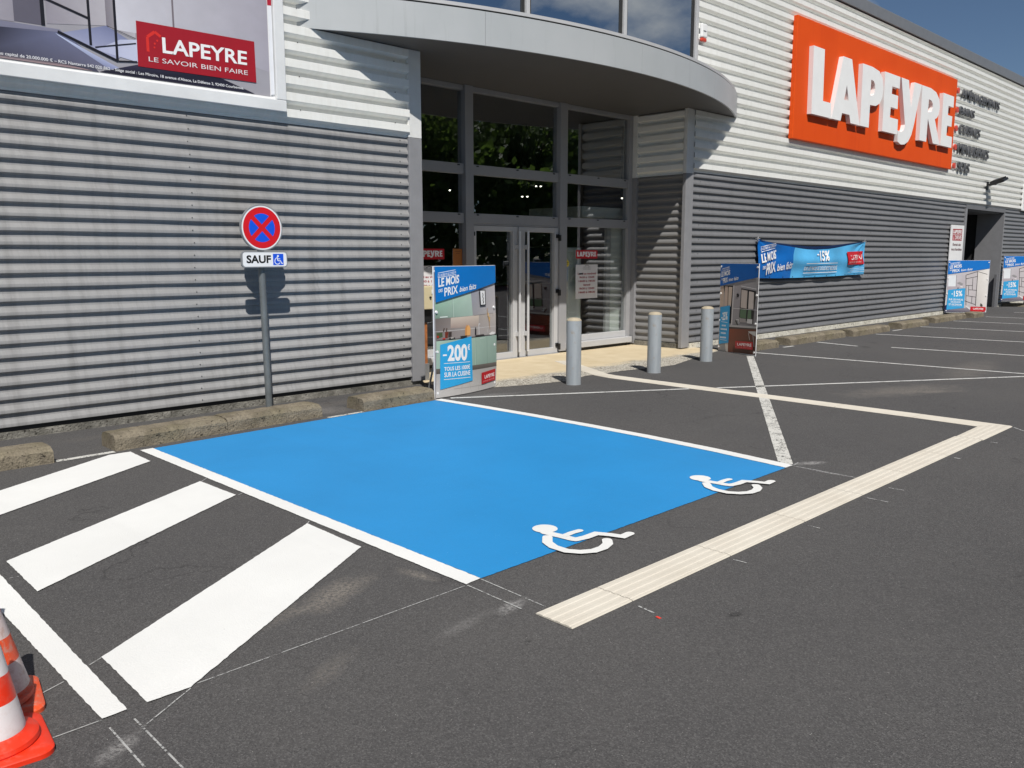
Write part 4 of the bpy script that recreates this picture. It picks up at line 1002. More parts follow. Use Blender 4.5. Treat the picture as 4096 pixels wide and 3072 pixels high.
# upper windows above the canopy
uf = []
for i, (xa, xb) in enumerate(((6.60, 8.35), (8.48, 10.41), (10.54, 12.28))):
    w = link('upper_window', MB().box(xa, xb, -0.004, 0.004, 4.50, 6.20).mesh('upper_window', M['mirror_glass']), shop)
    m = MB()
    for (a, b, c, d) in ((xa - 0.03, xa + 0.02, 4.45, 6.25), (xb - 0.02, xb + 0.03, 4.45, 6.25)): m.box(a, b, -0.02, 0.03, c, d)
    m.box(xa + 0.021, xb - 0.021, -0.018, 0.03, 4.45, 4.52).box(xa + 0.021, xb - 0.021, -0.018, 0.03, 6.18, 6.25)
    m.build('gasket', M['gasket'], w)
for xa, xb in ((6.405, 6.56), (8.385, 8.445), (10.445, 10.505), (12.315, 12.398)):
    box('upper_mullion', M['frame_light'], shop, xa, xb, -0.06, 0.04, 4.42, 6.26, 0.004)
box('upper_sill', M['frame_light'], shop, 6.405, 12.398, -0.07, 0.05, 4.416, 4.448)
box('upper_head', M['post_light'], shop, 6.405, 12.398, -0.05, 0.05, 6.262, 6.63)

# entrance glazing, set back 1.1 m
GY = 1.15
def rail(name, xa, xb, za, zb, y0=1.10, y1=1.20, mat='frame', bev=0.004):
    return box(name, M[mat], shop, xa, xb, y0, y1, za, zb, bev)
rail('mullion', 8.275, 8.43, 0.03, 3.984, 1.06, 1.22)
rail('mullion', 10.295, 10.465, 0.03, 3.984, 1.06, 1.22)
rail('jamb', 12.10, 12.20, 0.03, 3.984, 1.09, 1.22)
rail('jamb', 6.52, 6.62, 0.03, 3.984, 1.09, 1.22)
BAYS = ((6.621, 8.274), (8.431, 10.294), (10.466, 12.099))
for xa, xb in BAYS:
    rail('transom', xa, xb, 3.915, 3.984)
    rail('transom', xa, xb, 2.755, 2.90)
    rail('transom', xa, xb, 2.06, 2.205)
    for za, zb in ((2.902, 3.913), (2.207, 2.753)):
        box('pane', M['glass'], shop, xa + 0.001, xb - 0.001, GY - 0.003, GY + 0.003, za, zb)
for xa, xb in (BAYS[0], BAYS[2]):
    box('pane', M['glass'], shop, xa + 0.001, xb - 0.001, GY - 0.003, GY + 0.003, 0.262, 2.058)
    rail('sill_rail', xa, xb, 0.16, 0.26, mat='frame_light')
    box('window_sill', M['frame_light'], shop, xa - 0.02, xb + 0.05, 0.99, 1.21, 0.06, 0.158, 0.006)
    box('threshold', M['gasket'], shop, xa, xb, 1.06, 1.2, 0.005, 0.058)
rail('door_head', 8.431, 10.294, 2.035, 2.058)
dc = MB()
for xa, xb in BAYS:
    for zz in (2.885, 2.19):
        for f in (0.06, 0.5, 0.94):
            x = xa + (xb - xa) * f
            dc.box(x - 0.022, x + 0.022, 1.094, 1.102, zz - 0.016, zz)
tag(dc.build('drain_caps', M['black'], shop), kind='stuff')
def leaf(xa, xb, left, label):
    d = link('door', MB().box(xa + 0.072, xb - 0.072, GY - 0.004, GY + 0.004, 0.102, 1.958).mesh('door', M['glass']), shop)
    d['label'] = label
    m = MB()
    ws = (0.07, 0.10) if left else (0.145, 0.085)
    m.box(xa, xa + ws[0], 1.095, 1.19, 0.012, 2.03).box(xb - ws[1], xb, 1.095, 1.19, 0.012, 2.03)
    m.box(xa + ws[0], xb - ws[1], 1.097, 1.188, 0.012, 0.10).box(xa + ws[0], xb - ws[1], 1.097, 1.188, 1.955, 2.03)
    m.build('door_frame', M['frame_light'], d, bevel=0.003)
    hx = xb - 0.03 if left else xa + 0.135
    h = MB().cyl((hx, 1.02, 0.10), (hx, 1.02, 1.965), 0.021, seg=18)
    for z in (0.38, 1.72): h.box(hx - 0.02, hx + 0.02, 1.01, 1.10, z - 0.035, z + 0.035)
    h.build('pull_handle', M['handle'], d, smooth=True)
    return d
dl = leaf(8.435, 9.365, True, 'left glass door leaf')
dr = leaf(9.385, 10.290, False, 'right glass door leaf')
MB().box(9.43, 9.445, 1.09, 1.098, 0.98, 1.02).build('lock', M['black'], dr)
for z in (0.14, 1.02, 1.90):
    MB().box(10.235, 10.325, 1.075, 1.098, z - 0.03, z + 0.03).box(10.27, 10.315, 1.05, 1.076, z - 0.075, z + 0.02).build('hinge', M['black'], dr)
MB().box(8.44, 8.47, 1.08, 1.098, 1.88, 1.94).build('hinge', M['black'], dl)
box('door_threshold', M['frame'], shop, 8.431, 10.294, 1.06, 1.22, 0.005, 0.011)

# the dim shop interior behind the glass
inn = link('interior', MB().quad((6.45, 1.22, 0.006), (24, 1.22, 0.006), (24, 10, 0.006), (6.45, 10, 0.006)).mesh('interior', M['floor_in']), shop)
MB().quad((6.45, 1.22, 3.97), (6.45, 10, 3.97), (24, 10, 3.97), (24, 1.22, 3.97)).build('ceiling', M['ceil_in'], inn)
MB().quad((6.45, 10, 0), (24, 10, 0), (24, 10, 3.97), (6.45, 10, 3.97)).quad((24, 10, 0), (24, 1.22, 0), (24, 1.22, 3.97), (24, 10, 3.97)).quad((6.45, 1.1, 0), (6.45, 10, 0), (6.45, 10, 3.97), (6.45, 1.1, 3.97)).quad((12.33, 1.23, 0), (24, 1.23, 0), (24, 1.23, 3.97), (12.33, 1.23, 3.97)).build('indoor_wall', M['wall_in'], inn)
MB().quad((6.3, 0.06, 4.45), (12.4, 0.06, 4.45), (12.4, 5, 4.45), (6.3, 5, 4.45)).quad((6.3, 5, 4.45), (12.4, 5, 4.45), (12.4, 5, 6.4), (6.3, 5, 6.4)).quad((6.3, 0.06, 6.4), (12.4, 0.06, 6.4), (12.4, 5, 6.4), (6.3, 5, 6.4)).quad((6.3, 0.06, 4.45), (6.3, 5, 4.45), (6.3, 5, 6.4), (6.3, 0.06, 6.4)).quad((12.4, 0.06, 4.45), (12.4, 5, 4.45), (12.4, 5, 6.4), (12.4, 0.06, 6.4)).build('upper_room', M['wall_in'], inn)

# service doorway in the right-hand wall
dw = link('doorway', MB().box(25.80, 29.27, -0.038, 0.03, 2.865, 2.975).mesh('doorway', M['post_dark']), shop)
dw['label'] = 'dark open goods doorway beside the drive pick-up sign'
MB().box(29.20, 29.268, -0.04, 0.72, 0.0, 2.863).build('reveal', M['post_grey'], dw)
MB().box(25.73, 25.86, -0.05, 0.72, 0.0, 2.863).build('reveal', M['post_grey'], dw)
MB().box(25.86, 29.2, 0.05, 6, 2.83, 2.862).build('reveal_head', M['post_dark'], dw)
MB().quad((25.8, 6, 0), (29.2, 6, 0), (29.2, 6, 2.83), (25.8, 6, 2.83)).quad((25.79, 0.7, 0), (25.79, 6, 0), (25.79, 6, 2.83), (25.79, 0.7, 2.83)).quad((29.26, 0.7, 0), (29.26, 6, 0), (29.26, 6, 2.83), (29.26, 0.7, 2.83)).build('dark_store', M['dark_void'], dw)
MB().box(26.45, 26.60, 0.60, 0.72, 0.0, 2.80).build('guide_rail', M['post_dark'], dw, bevel=0.005)
MB().box(28.98, 29.19, -0.03, 0.04, 0.0, 1.0).build('jamb_guard', M['post_dark'], dw)

# ---------------------------------------------------------------- signs on the building
sign = thing('shop_sign', 'big orange sign board with raised white LAPEYRE letters', 'sign', (19.8, -0.1, 3.8))
MB().box(15.52, 24.05, -0.15, -0.055, 3.80, 6.04).build('sign_panel', M['orange'], sign, bevel=0.01)
MB().box(15.60, 23.97, -0.054, -0.046, 3.84, 6.0).build('backing_rail', M['orange_edge'], sign)
for k in 'LAPEyRe':
    K = (8.311 - 0.245) / (8.311 - 0.35)
    me = shape_mesh('letter', [[(x * K, 1.6 + (z - 1.6) * K) for x, z in lp] for lp in NAME[k]], 0.092, M['letter'])
    me.polygons.foreach_set('use_smooth', [False] * len(me.polygons))
    o = link('letter', me, sign)
    o.rotation_euler = (R(90), 0, 0)
    o.location = (0, -0.199, 0)
WORDS = [('AMÉNAGEMENTS', 24.57, 27.65, 5.69, 5.90, 5.81, 'topmost of the wall words'), ('BAINS', 24.52, 25.63, 5.245, 5.445, 5.33, 'second grey word from the top'), ('CUISINES', 24.58, 26.20, 4.79, 5.0, 4.87, 'middle grey word of the list'),
         ('MENUISERIES', 24.58, 27.05, 4.27, 4.52, 4.395, 'fourth grey word of the list'), ('SOLS', 24.66, 25.55, 3.80, 4.05, 3.92, 'lowest grey word of the list')]
for word, xa, xb, za, zb, bz, where in WORDS:
    t = thing('wall_lettering', 'grey cut-out letters reading %s, %s' % (word, where), 'lettering', (xa, -0.1, za), 'department names beside the orange sign')
    cu = bpy.data.curves.new('word', 'FONT')
    cu.body = word; cu.extrude = 0.02; cu.offset = 0.012; cu.resolution_u = 3
    ob = bpy.data.objects.new('word', cu)
    me = bpy.data.meshes.new_from_object(ob)
    bpy.data.objects.remove(ob); bpy.data.curves.remove(cu)
    xs = [v.co.x for v in me.vertices]; ys = [v.co.y for v in me.vertices]
    sx, sy = (xb - xa) / (max(xs) - min(xs)), (zb - za) / (max(ys) - min(ys))
    if 'É' in word: sy *= 1.22
    x0, y0 = min(xs), min(ys)
    for v in me.vertices: v.co = (xa + (v.co.x - x0) * sx, -0.10 - v.co.z * 1.0, za + (v.co.y - y0) * sy)
    me.materials.clear(); me.materials.append(M['word'])
    link('letters', me, t)
    MB().cyl((24.30 + (5.8 - bz) * 0.06, -0.115, bz), (24.30 + (5.8 - bz) * 0.06, -0.07, bz), 0.075, seg=14).build('bullet', M['red_plastic'], t)
    pins = MB()
    for f in (0.08, 0.5, 0.92): pins.cyl((xa + (xb - xa) * f, -0.085, za + 0.1), (xa + (xb - xa) * f, -0.02, za + 0.1), 0.008, seg=6)
    tag(pins.build('standoffs', M['galv'], t), kind='stuff')

# big poster frame, upper left
bill = thing('billboard', 'large framed advertising poster of a glass shower on the wall, top left', 'billboard', (1.5, -0.1, 3.1))
f = MB()
f.box(-1.6, 4.76, -0.118, -0.05, 3.078, 3.192).box(-1.6, 4.76, -0.118, -0.05, 5.32, 5.43)
f.build('frame_rail', M['billframe'], bill, bevel=0.006)
MB().box(4.648, 4.76, -0.119, -0.05, 3.194, 5.318).build('frame_stile', M['billframe'], bill, bevel=0.006)
MB().box(-1.6, 4.646, -0.080, -0.052, 3.194, 5.318).build('back_panel', M['sheet'], bill)
ik = Ink(lambda x, z, l: Vector((x * 1.0044, -0.081 - l, 1.6 + (z - 1.6) * 1.0044)), 1.0)
ik.poly([(150, 148, 152), (160, 158, 165), (172, 168, 178), (150, 148, 155)], [(-1.55, 3.21), (4.575, 3.21), (4.575, 5.25), (-1.55, 5.25)])
ik.poly([(128, 122, 130), (185, 182, 188), (196, 194, 200), (150, 148, 152)], [(2.99, 3.62), (3.24, 3.56), (3.24, 5.2), (2.99, 5.2)])
ik.poly([(205, 204, 212), (190, 188, 196), (180, 178, 186), (205, 204, 210)], [(3.08, 3.60), (3.60, 3.60), (3.60, 5.2), (3.08, 5.2)])
ik.poly([(190, 188, 196), (168, 164, 175), (165, 162, 172), (186, 184, 192)], [(3.60, 3.60), (4.575, 3.45), (4.575, 5.2), (3.60, 5.2)])
ik.stroke((120, 112, 118), 0.018, [(3.60, 3.6), (3.60, 5.2)])
ik.poly([(120, 118, 128), (95, 92, 105), (95, 92, 105), (150, 146, 152)], [(-1.5, 3.47), (2.47, 3.53), (2.47, 5.2), (-1.5, 5.2)])
ik.poly([(196, 192, 198), (150, 146, 156), (150, 146, 156), (190, 188, 194)], [(0.9, 3.50), (2.25, 3.52), (2.25, 5.2), (0.9, 5.2)])
ik.poly([(150, 145, 155), (180, 176, 182), (190, 188, 192), (120, 116, 124)], [(2.50, 3.55), (2.99, 3.62), (2.99, 5.2), (2.50, 5.2)])
ik.poly([(50, 50, 64), (66, 66, 82), (128, 128, 148), (58, 57, 68)], [(-1.55, 3.21), (2.9, 3.21), (2.6, 3.52), (-1.55, 3.46)])
ik.poly([(60, 60, 76), (104, 104, 126), (108, 112, 140), (44, 44, 58)], [(2.0, 3.25), (3.0, 3.25), (2.62, 3.50), (2.1, 3.46)])
ik.poly([(150, 155, 185), (165, 168, 196), (135, 140, 172), (120, 126, 160)], [(2.62, 3.50), (3.06, 3.34), (3.24, 3.50), (2.99, 3.62)])
ik.poly([(175, 178, 205), (196, 200, 222), (205, 210, 230), (185, 190, 215)], [(2.88, 3.40), (3.30, 3.34), (3.35, 3.56), (3.10, 3.52)])
ik.poly([(190, 200, 228), (150, 155, 190), (120, 124, 160), (205, 212, 235)], [(2.56, 3.485), (3.20, 3.22), (3.05, 3.215), (2.58, 3.47)])
ik.poly([(28, 26, 42), (36, 34, 52), (30, 30, 46), (52, 50, 72)], [(2.9, 3.215), (4.40, 3.215), (4.02, 3.325), (3.24, 3.325)])
ik.poly([(150, 138, 140), (165, 140, 140), (60, 58, 78), (90, 84, 96)], [(1.6, 3.215), (2.85, 3.215), (2.55, 3.245), (1.9, 3.235)])
for a, b, w in (((2.47, 5.2), (2.47, 3.53), .03), ((2.84, 5.2), (2.845, 3.43), .022), ((3.07, 5.2), (3.065, 3.33), .022), ((2.47, 3.76), (2.84, 3.655), .02), ((2.58, 3.50), (3.07, 3.33), .022), ((2.88, 3.42), (3.24, 3.51), .010), ((3.07, 3.33), (3.24, 3.35), .012), ((2.99, 3.62), (3.24, 3.55), .004)):
    ik.stroke((22, 21, 30), w, [a, b])
ik.text((225, 225, 228), 'S.A.S. simplifiée au capital de 20.000.000 € – RCS Nanterre 542 020 862 – Siège social : Les Miroirs, 18 avenue d’Alsace, La Défense 3, 92400 Courbevoie.', [(1.86, 3.268), (4.28, 3.268), (4.28, 3.232), (1.86, 3.232)], 0.012)
ik.poly((160, 24, 38), [(3.245, 3.312), (4.42, 3.325), (4.415, 3.72), (3.25, 3.71)])
ik.stroke((215, 48, 40), 0.026, [(3.345, 3.455), (3.345, 3.585), (3.415, 3.64), (3.47, 3.605)])
ik.disc((215, 48, 40), (3.41, 3.535), 0.010); ik.disc((215, 48, 40), (3.435, 3.565), 0.010); ik.disc((215, 48, 40), (3.405, 3.50), 0.009)
ik.text((240, 240, 240), 'LAPEYRE', [(3.48, 3.605), (4.33, 3.61), (4.325, 3.48), (3.48, 3.465)], 0.02)
ik.text((230, 220, 222), 'LE SAVOIR BIEN FAIRE', [(3.345, 3.412), (4.33, 3.428), (4.33, 3.385), (3.345, 3.37)], 0.0)
ik.poly((232, 234, 238), [(4.577, 3.225), (4.618, 3.235), (4.62, 4.10), (4.575, 4.095)])
ik.poly((176, 26, 52), [(4.575, 4.096), (4.62, 4.101), (4.62, 5.25), (4.575, 5.25)])
ik.build('poster_print', bill)

# alarm siren
al = thing('alarm_siren', 'white alarm siren box with an orange-red flasher beside the upper windows', 'alarm', (12.46, 0, 5.05))
MB().box(12.402, 12.565, -0.118, -0.0605, 5.12, 5.34).build('siren_box', M['white_plastic'], al, bevel=0.02)
MB().box(12.412, 12.555, -0.112, -0.0605, 5.062, 5.118).build('flasher', M['red_plastic'], al, bevel=0.015)
MB().box(12.44, 12.52, -0.1195, -0.1185, 5.21, 5.23).build('maker_mark', M['post_dark'], al)

# floodlight above the service doorway
fl = thing('floodlight', 'black floodlight on a bracket reaching out above the goods doorway', 'floodlight', (27.3, -0.05, 3.6))
MB().box(27.22, 27.38, -0.085, -0.052, 3.44, 3.68).box(27.27, 27.33, -0.30, -0.085, 3.57, 3.61).build('bracket', M['black'], fl, bevel=0.004)
hd = MB().box(-0.20, 0.20, -0.20, 0.20, -0.035, 0.035)
for i in range(5): hd.box(-0.17 + i * 0.08, -0.15 + i * 0.08, -0.17, 0.17, 0.035, 0.075)
h = hd.build('lamp_head', M['black'], fl, bevel=0.006, world_space=False)
h.location = (0.0, -0.30, 0.065)
h.rotation_euler = (R(-16), R(-14), 0)
ln = MB().box(-0.16, 0.16, -0.16, 0.16, -0.041, -0.036).build('lens', M['lens'], h, world_space=False)

# drive pick-up sign and its neighbour at the frame edge
ds = thing('pickup_sign', 'upright white pick-up sign with a red emblem left of the goods doorway', 'sign', (25.1, -0.05, 1.3))
MB().box(24.64, 25.63, -0.075, -0.046, 1.25, 2.395).build('sign_plate', M['sheet'], ds, bevel=0.004)
ik = Ink(wall_fn(-0.0755))
ik.poly((165, 28, 42), [(24.76, 1.98), (25.49, 1.98), (25.48, 2.30), (24.75, 2.29)])
ik.stroke((235, 235, 235), 0.012, [(24.77, 2.135), (25.47, 2.14)])
ik.loops((240, 240, 240), NAME_UNIT, [(24.79, 2.265), (25.44, 2.27), (25.44, 2.16), (24.79, 2.155)])
ik.poly((215, 150, 155), [(24.78, 2.0), (24.92, 2.0), (24.80, 2.12), (24.78, 2.12)])
ik.text((240, 240, 240), 'DRIVE', [(24.93, 2.115), (25.44, 2.12), (25.46, 2.01), (24.95, 2.01)], 0.02)
ik.text((95, 45, 52), 'Retrait des', [(24.82, 1.915), (25.44, 1.915), (25.44, 1.835), (24.82, 1.84)], 0.015)
ik.text((95, 45, 52), 'marchandises', [(24.73, 1.785), (25.54, 1.785), (25.54, 1.71), (24.73, 1.715)], 0.015)
ik.build('sign_print', ds)
es = thing('wall_notice', 'white notice with red lettering high on the white wall at the right edge', 'sign', (31.3, -0.05, 3.0))
MB().box(30.78, 32.2, -0.09, -0.046, 2.985, 3.82).build('notice_plate', M['sheet'], es, bevel=0.004)
ik = Ink(wall_fn(-0.0905))
ik.poly((190, 60, 60), [(30.86, 3.42), (32.1, 3.42), (32.1, 3.72), (30.86, 3.72)])
ik.loops((240, 240, 240), NAME_UNIT, [(30.95, 3.66), (32.0, 3.66), (32.0, 3.47), (30.95, 3.47)])
ik.stroke((200, 90, 90), 0.03, [(30.86, 3.22), (31.2, 3.22)])
ik.build('notice_print', es)

# ---------------------------------------------------------------- notices on the glass
def glass_notice(name, label, x0, x1, z0, z1, mat, draw=None, y=1.144):
    t = thing(name, label, 'notice', ((x0 + x1) / 2, y, z0))
    MB().box(x0, x1, y - 0.003, y, z0, z1).build('notice_sheet', M[mat], t)
    if draw:
        ik = Ink(lambda a, b, l: Vector((x0 + a * (x1 - x0), y - 0.003 - l, z0 + b * (z1 - z0))), (x1 - x0) / (z1 - z0))
        draw(ik)
        ik.build('notice_print', t)
    return t
def name_print(ik):
    ik.poly((196, 22, 38), [(0, 0), (1, 0), (1, 1), (0, 1)])
    ik.loops((242, 242, 242), NAME_UNIT, [(0.06, 0.82), (0.94, 0.82), (0.94, 0.16), (0.06, 0.16)])
def hours_print(ik):
    ik.poly((228, 226, 226), [(0, 0), (1, 0), (1, 1), (0, 1)])
    ik.stroke((70, 70, 75), 0.012, [(0.40, 0.955), (0.5, 0.985), (0.6, 0.955)])
    ik.text((90, 90, 95), 'SAINT-GOBAIN', [(0.34, 0.94), (0.66, 0.94), (0.66, 0.91), (0.34, 0.91)])
    ik.stroke((120, 120, 120), 0.004, [(0.3, 0.885), (0.7, 0.885)])
    ik.text((110, 110, 115), 'distribution bâtiment', [(0.32, 0.875), (0.68, 0.875), (0.68, 0.852), (0.32, 0.852)])
    red = (160, 40, 52)
    rows = [('Lundi au vendredi', .09, .92, .765, .705), ('9h30 à 12h00', .16, .85, .655, .598), ('14h00 à 18h30', .13, .88, .545, .486), ('Samedi', .34, .66, .432, .375), ('9h30 à 12h00', .16, .85, .325, .268), ('14h00 à 18h30', .13, .88, .215, .155)]
    for tx, a, b, c, d in rows: ik.text(red, tx, [(a, c), (b, c), (b, d), (a, d)], 0.025)
    ik.poly((20, 20, 22), [(0.135, 0.708), (0.315, 0.712), (0.315, 0.752), (0.14, 0.748)])
glass_notice('name_sticker', 'red LAPEYRE sticker on the right-hand pane above the opening hours', 10.775, 11.335, 1.54, 1.68, 'sheet', name_print)
glass_notice('hours_notice', 'white opening-hours notice in red print on the right-hand pane', 10.78, 11.345, 0.87, 1.44, 'sheet', hours_print)
glass_notice('name_sticker', 'red LAPEYRE sticker on the left pane, partly behind the corner post', 7.36, 7.925, 1.54, 1.69, 'sheet', name_print)
glass_notice('hours_notice', 'white opening-hours notice half hidden behind the kitchen poster', 7.36, 7.925, 0.87, 1.45, 'sheet', hours_print)
glass_notice('paper_notice', 'orange-brown paper notice on the left pane', 8.085, 8.265, 1.42, 1.69, 'sheet', lambda ik: (ik.poly((176, 108, 52), [(0, 0), (1, 0), (1, 1), (0, 1)]), ik.stroke((90, 60, 40), .02, [(.2, .86), (.85, .86)]), ik.stroke((90, 60, 40), .02, [(.35, .76), (.7, .76)])))
def dog_print(ik):
    ik.poly((205, 210, 208), [(0, 0), (1, 0), (1, 1), (0, 1)])
    for c in ((0.3, 0.55), (0.68, 0.55)):
        ik.disc((40, 45, 48), c, 0.13); ik.disc((205, 210, 208), c, 0.10)
        ik.stroke((40, 45, 48), .03, [(c[0] - .2, c[1] + .08), (c[0] + .2, c[1] - .08)])
    ik.stroke((110, 150, 130), .03, [(.1, .2), (.9, .2)])
glass_notice('door_notice', 'small pale notice with two black circles on the left door glass', 8.80, 8.93, 1.24, 1.45, 'sheet', dog_print, 1.142)
glass_notice('push_sticker', 'small dark-and-silver strip sticker on the left door glass', 9.10, 9.22, 1.44, 1.51, 'sheet', lambda ik: (ik.poly((40, 44, 48), [(0, 0), (1, 0), (1, 1), (0, 1)]), ik.stroke((190, 195, 198), .12, [(.05, .82), (.95, .82)]), ik.stroke((120, 125, 128), .1, [(.15, .4), (.85, .4)])), 1.142)
def cctv(ik):
    ik.disc((225, 200, 60), (0.5, 0.5), 0.5, 24)
    ik.poly((25, 25, 25), [(0.15, 0.2), (0.45, 0.2), (0.45, 0.85), (0.25, 0.8)])
    ik.stroke((25, 25, 25), .08, [(.5, .62), (.85, .62)]); ik.stroke((25, 25, 25), .08, [(.5, .4), (.8, .4)])
t = thing('round_sticker', 'round yellow and black sticker at the left edge of the right-hand pane', 'sticker', (10.55, 1.144, 1.41))
ik = Ink(lambda a, b, l: Vector((10.50 + a * 0.115, 1.1445 - l, 1.405 + b * 0.115)))
cctv(ik); ik.build('sticker_print', t)

# ---------------------------------------------------------------- things indoors, dimly seen
pp = thing('indoor_partition', 'pale upright panel with a steel post standing behind the right-hand pane', 'partition', (11.8, 1.6, 0))
MB().box(11.87, 12.30, 1.28, 1.31, 0.02, 2.12).build('panel', M['panel_in'], pp)
MB().box(11.74, 11.85, 1.27, 1.33, 0.02, 2.2).build('post', M['frame_light'], pp, bevel=0.004)
MB().box(11.15, 12.30, 1.34, 2.6, 2.24, 2.42).build('top_tray', M['panel_in'], pp)
p2 = thing('leaning_panel', 'greenish-white panel standing behind the left edge of the right-hand pane', 'panel', (10.7, 1.25, 0))
MB().box(10.50, 11.02, 1.235, 1.265, 0.2, 1.72).build('panel', M['panel_in'], p2, bevel=0.004)
MB().box(10.50, 11.02, 1.228, 1.272, 0.01, 0.2).build('foot', M['steel_in'], p2)
ct = thing('sales_counter', 'dark red sales counter dimly seen through the right door leaf', 'counter', (13.2, 5, 0))
MB().box(12.3, 15.2, 4.6, 5.3, 0.08, 0.98).build('counter_front', M['red_in'], ct, bevel=0.02)
MB().box(12.2, 15.3, 4.5, 5.4, 0.98, 1.03).build('counter_top', M['steel_in'], ct, bevel=0.01)
dd = thing('display_door', 'grey sample door in a frame dimly seen through the right door leaf', 'display', (14.8, 7, 0))
MB().box(14.0, 14.12, 6.9, 7.1, 0, 2.2).box(15.4, 15.52, 6.9, 7.1, 0, 2.2).box(14.12, 15.4, 6.9, 7.1, 2.08, 2.2).build('frame', M['wall_in'], dd)
MB().box(14.13, 15.39, 6.98, 7.03, 0.02, 2.07).build('leaf', M['steel_in'], dd)
bb = thing('blue_reflection_sheet', 'dark blue sheet added behind the right door leaf to imitate a reflection in the glass', 'banner', (12.9, 3.9, 1.4))
MB().box(12.1, 14.3, 4.0, 4.01, 1.36, 1.75).build('cloth', M['blue_in'], bb)  # blue sheet added to stand for a reflection in the door glass
MB().cyl((12.05, 4.0, 1.76), (14.35, 4.0, 1.76), 0.012, seg=8).build('rod', M['steel_in'], bb)
SPOTS = [(11.735, 3.0, 2.879, 'lit ceiling spot behind the centre glazing, left of the upper pair'), (11.86, 3.0, 2.883, 'lit ceiling spot behind the centre glazing, right of the upper pair'), (11.367, 3.0, 2.673, 'lit ceiling spot behind the centre glazing, left of the lower pair'), (11.50, 3.0, 2.679, 'lit ceiling spot behind the centre glazing, right of the lower pair'), (13.05, 2.0, 2.67, 'lone bright ceiling spot behind the right-hand glazing'), (10.722, 4.3, 2.822, 'lone lit ceiling spot behind the left glazing')]
for x, y, z, lb in SPOTS:
    t = thing('ceiling_spot', lb, 'lamp', (x, y, z), 'lit spots in the dim shop')
    MB().cyl((x, y, z + 0.16), (x - 0.01, y - 0.02, z), 0.026, 0.026, 12).build('lamp_body', M['black'], t)
    MB().cyl((x - 0.011, y - 0.022, z - 0.002), (x - 0.012, y - 0.024, z - 0.012), 0.018, 0.013, 12).build('lens', M['lamp'], t)
    MB().cyl((x, y, z + 0.16), (x, y, 3.97), 0.01, seg=6).build('stem', M['black'], t)

# letterbox on a timber post in the entrance corner
mb_ = thing('letterbox', 'cream letterbox on a brown timber post by the entrance corner, behind the kitchen poster', 'letterbox', (6.9, 0.22, 0))
MB().box(6.62, 7.10, 0.10, 0.32, 0.92, 1.21).build('box', M['cream'], mb_, bevel=0.01)
MB().box(6.83, 7.05, 0.088, 0.099, 1.115, 1.165).build('slot_flap', M['white_plastic'], mb_, bevel=0.004)
MB().cyl((6.81, 0.085, 1.07), (6.81, 0.10, 1.07), 0.014, seg=12).build('lock', M['black'], mb_)
ik = Ink(lambda a, b, l: Vector((6.85 + a * 0.22, 0.098 - l, 0.985 + b * 0.055)), 4.0)
name_print(ik); ik.build('name_label', mb_)
MB().box(6.74, 6.83, 0.19, 0.26, 0.12, 0.75).build('timber_post', M['wood'], mb_, bevel=0.005)
MB().box(6.735, 6.88, 0.17, 0.28, 0.75, 0.918).build('dark_bracket', M['black'], mb_)
MB().box(6.73, 6.84, 0.17, 0.28, 0.004, 0.22).build('post_shoe', M['galv'], mb_, bevel=0.004)

# ---------------------------------------------------------------- poster boards and banner
def poster(name, label, a, b, z0, height, prints, eyes, bulge=0.0, lean=0.0, strut=True):
    """board standing on its lower edge a -> b (left to right as read)"""
    a, b = Vector((a[0], a[1], z0)), Vector((b[0], b[1], z0))
    u = b - a
    n = u.cross(Vector((0, 0, 1))).normalized()
    t = thing(name, label, 'poster', ((a.x + b.x) / 2, (a.y + b.y) / 2, 0), 'promotional poster boards')
    def fn(s, v, lift):
        bow = math.sin(math.pi * max(0, min(1, s))) * bulge * (1 - 0.55 * v)
        return a + u * s + Vector((0, 0, 1)) * height * v + n * (bow + lift - lean * v)
    N = 12
    m = MB()
    vs = []
    for lift in (0.0, -0.010):
        for j in (0, 0.5, 1):
            for i in range(N + 1): vs.append(fn(i / N, j, lift))
    q = N + 1
    fs = []
    for j in range(2):
        for i in range(N):
            k = j * q + i
            fs.append((k, k + 1, k + q + 1, k + q))
            k += 3 * q
            fs.append((k + q, k + q + 1, k + 1, k))
    rim = [i for i in range(q)] + [q + N] + [2 * q + i for i in range(N, -1, -1)] + [q]
    for k in range(len(rim)):
        i, j = rim[k], rim[(k + 1) % len(rim)]
        fs.append((j, i, i + 3 * q, j + 3 * q))
    m.add(vs, fs).build('panel', M['sheet'], t)
    ik = Ink(fn, u.length / height, [i / N for i in range(1, N)] if bulge else (), [i / 10 for i in range(1, 10)] if bulge else ())
    ik.items(prints)
    ik.build('poster_print', t)
    for e in eyes:
        p = fn(max(0.025, min(0.975, e[0])), max(0.02, min(0.98, e[1])), 0)
        MB().cyl(p - n * 0.002, p + n * 0.016, 0.0185, 0.015, 14).build('eyelet', M['white_plastic'], t)
    if strut:
        s = MB()
        for f in (0.2, 0.8):
            p0, p1 = fn(f, 0.75, -0.012), fn(f, 0.0, -0.012) - n * 0.32
            p1.z = 0.01
            s.cyl(p0, p1, 0.012, seg=8)
        s.build('rear_struts', M['galv'], t)
    return t
poster('poster_board', 'poster of a pale green kitchen standing at the corner of the blue bay', (5.954, -1.012), (7.058, -0.824), 0.005, 1.475, PRINT_KITCHEN, EYE_KITCHEN, bulge=0.055)
poster('poster_board', 'poster of a room with windows and a brown counter, beyond the bollards', (12.512, -0.558), (12.146, -1.467), 0.005, 1.46, PRINT_WINDOW, EYE_WINDOW, strut=False)
poster('poster_board', 'poster of a black-framed shower standing in front of the goods doorway', (24.52, -0.10), (25.28, -0.90), 0.05, 1.40, PRINT_SHOWER, EYE_SHOWER)
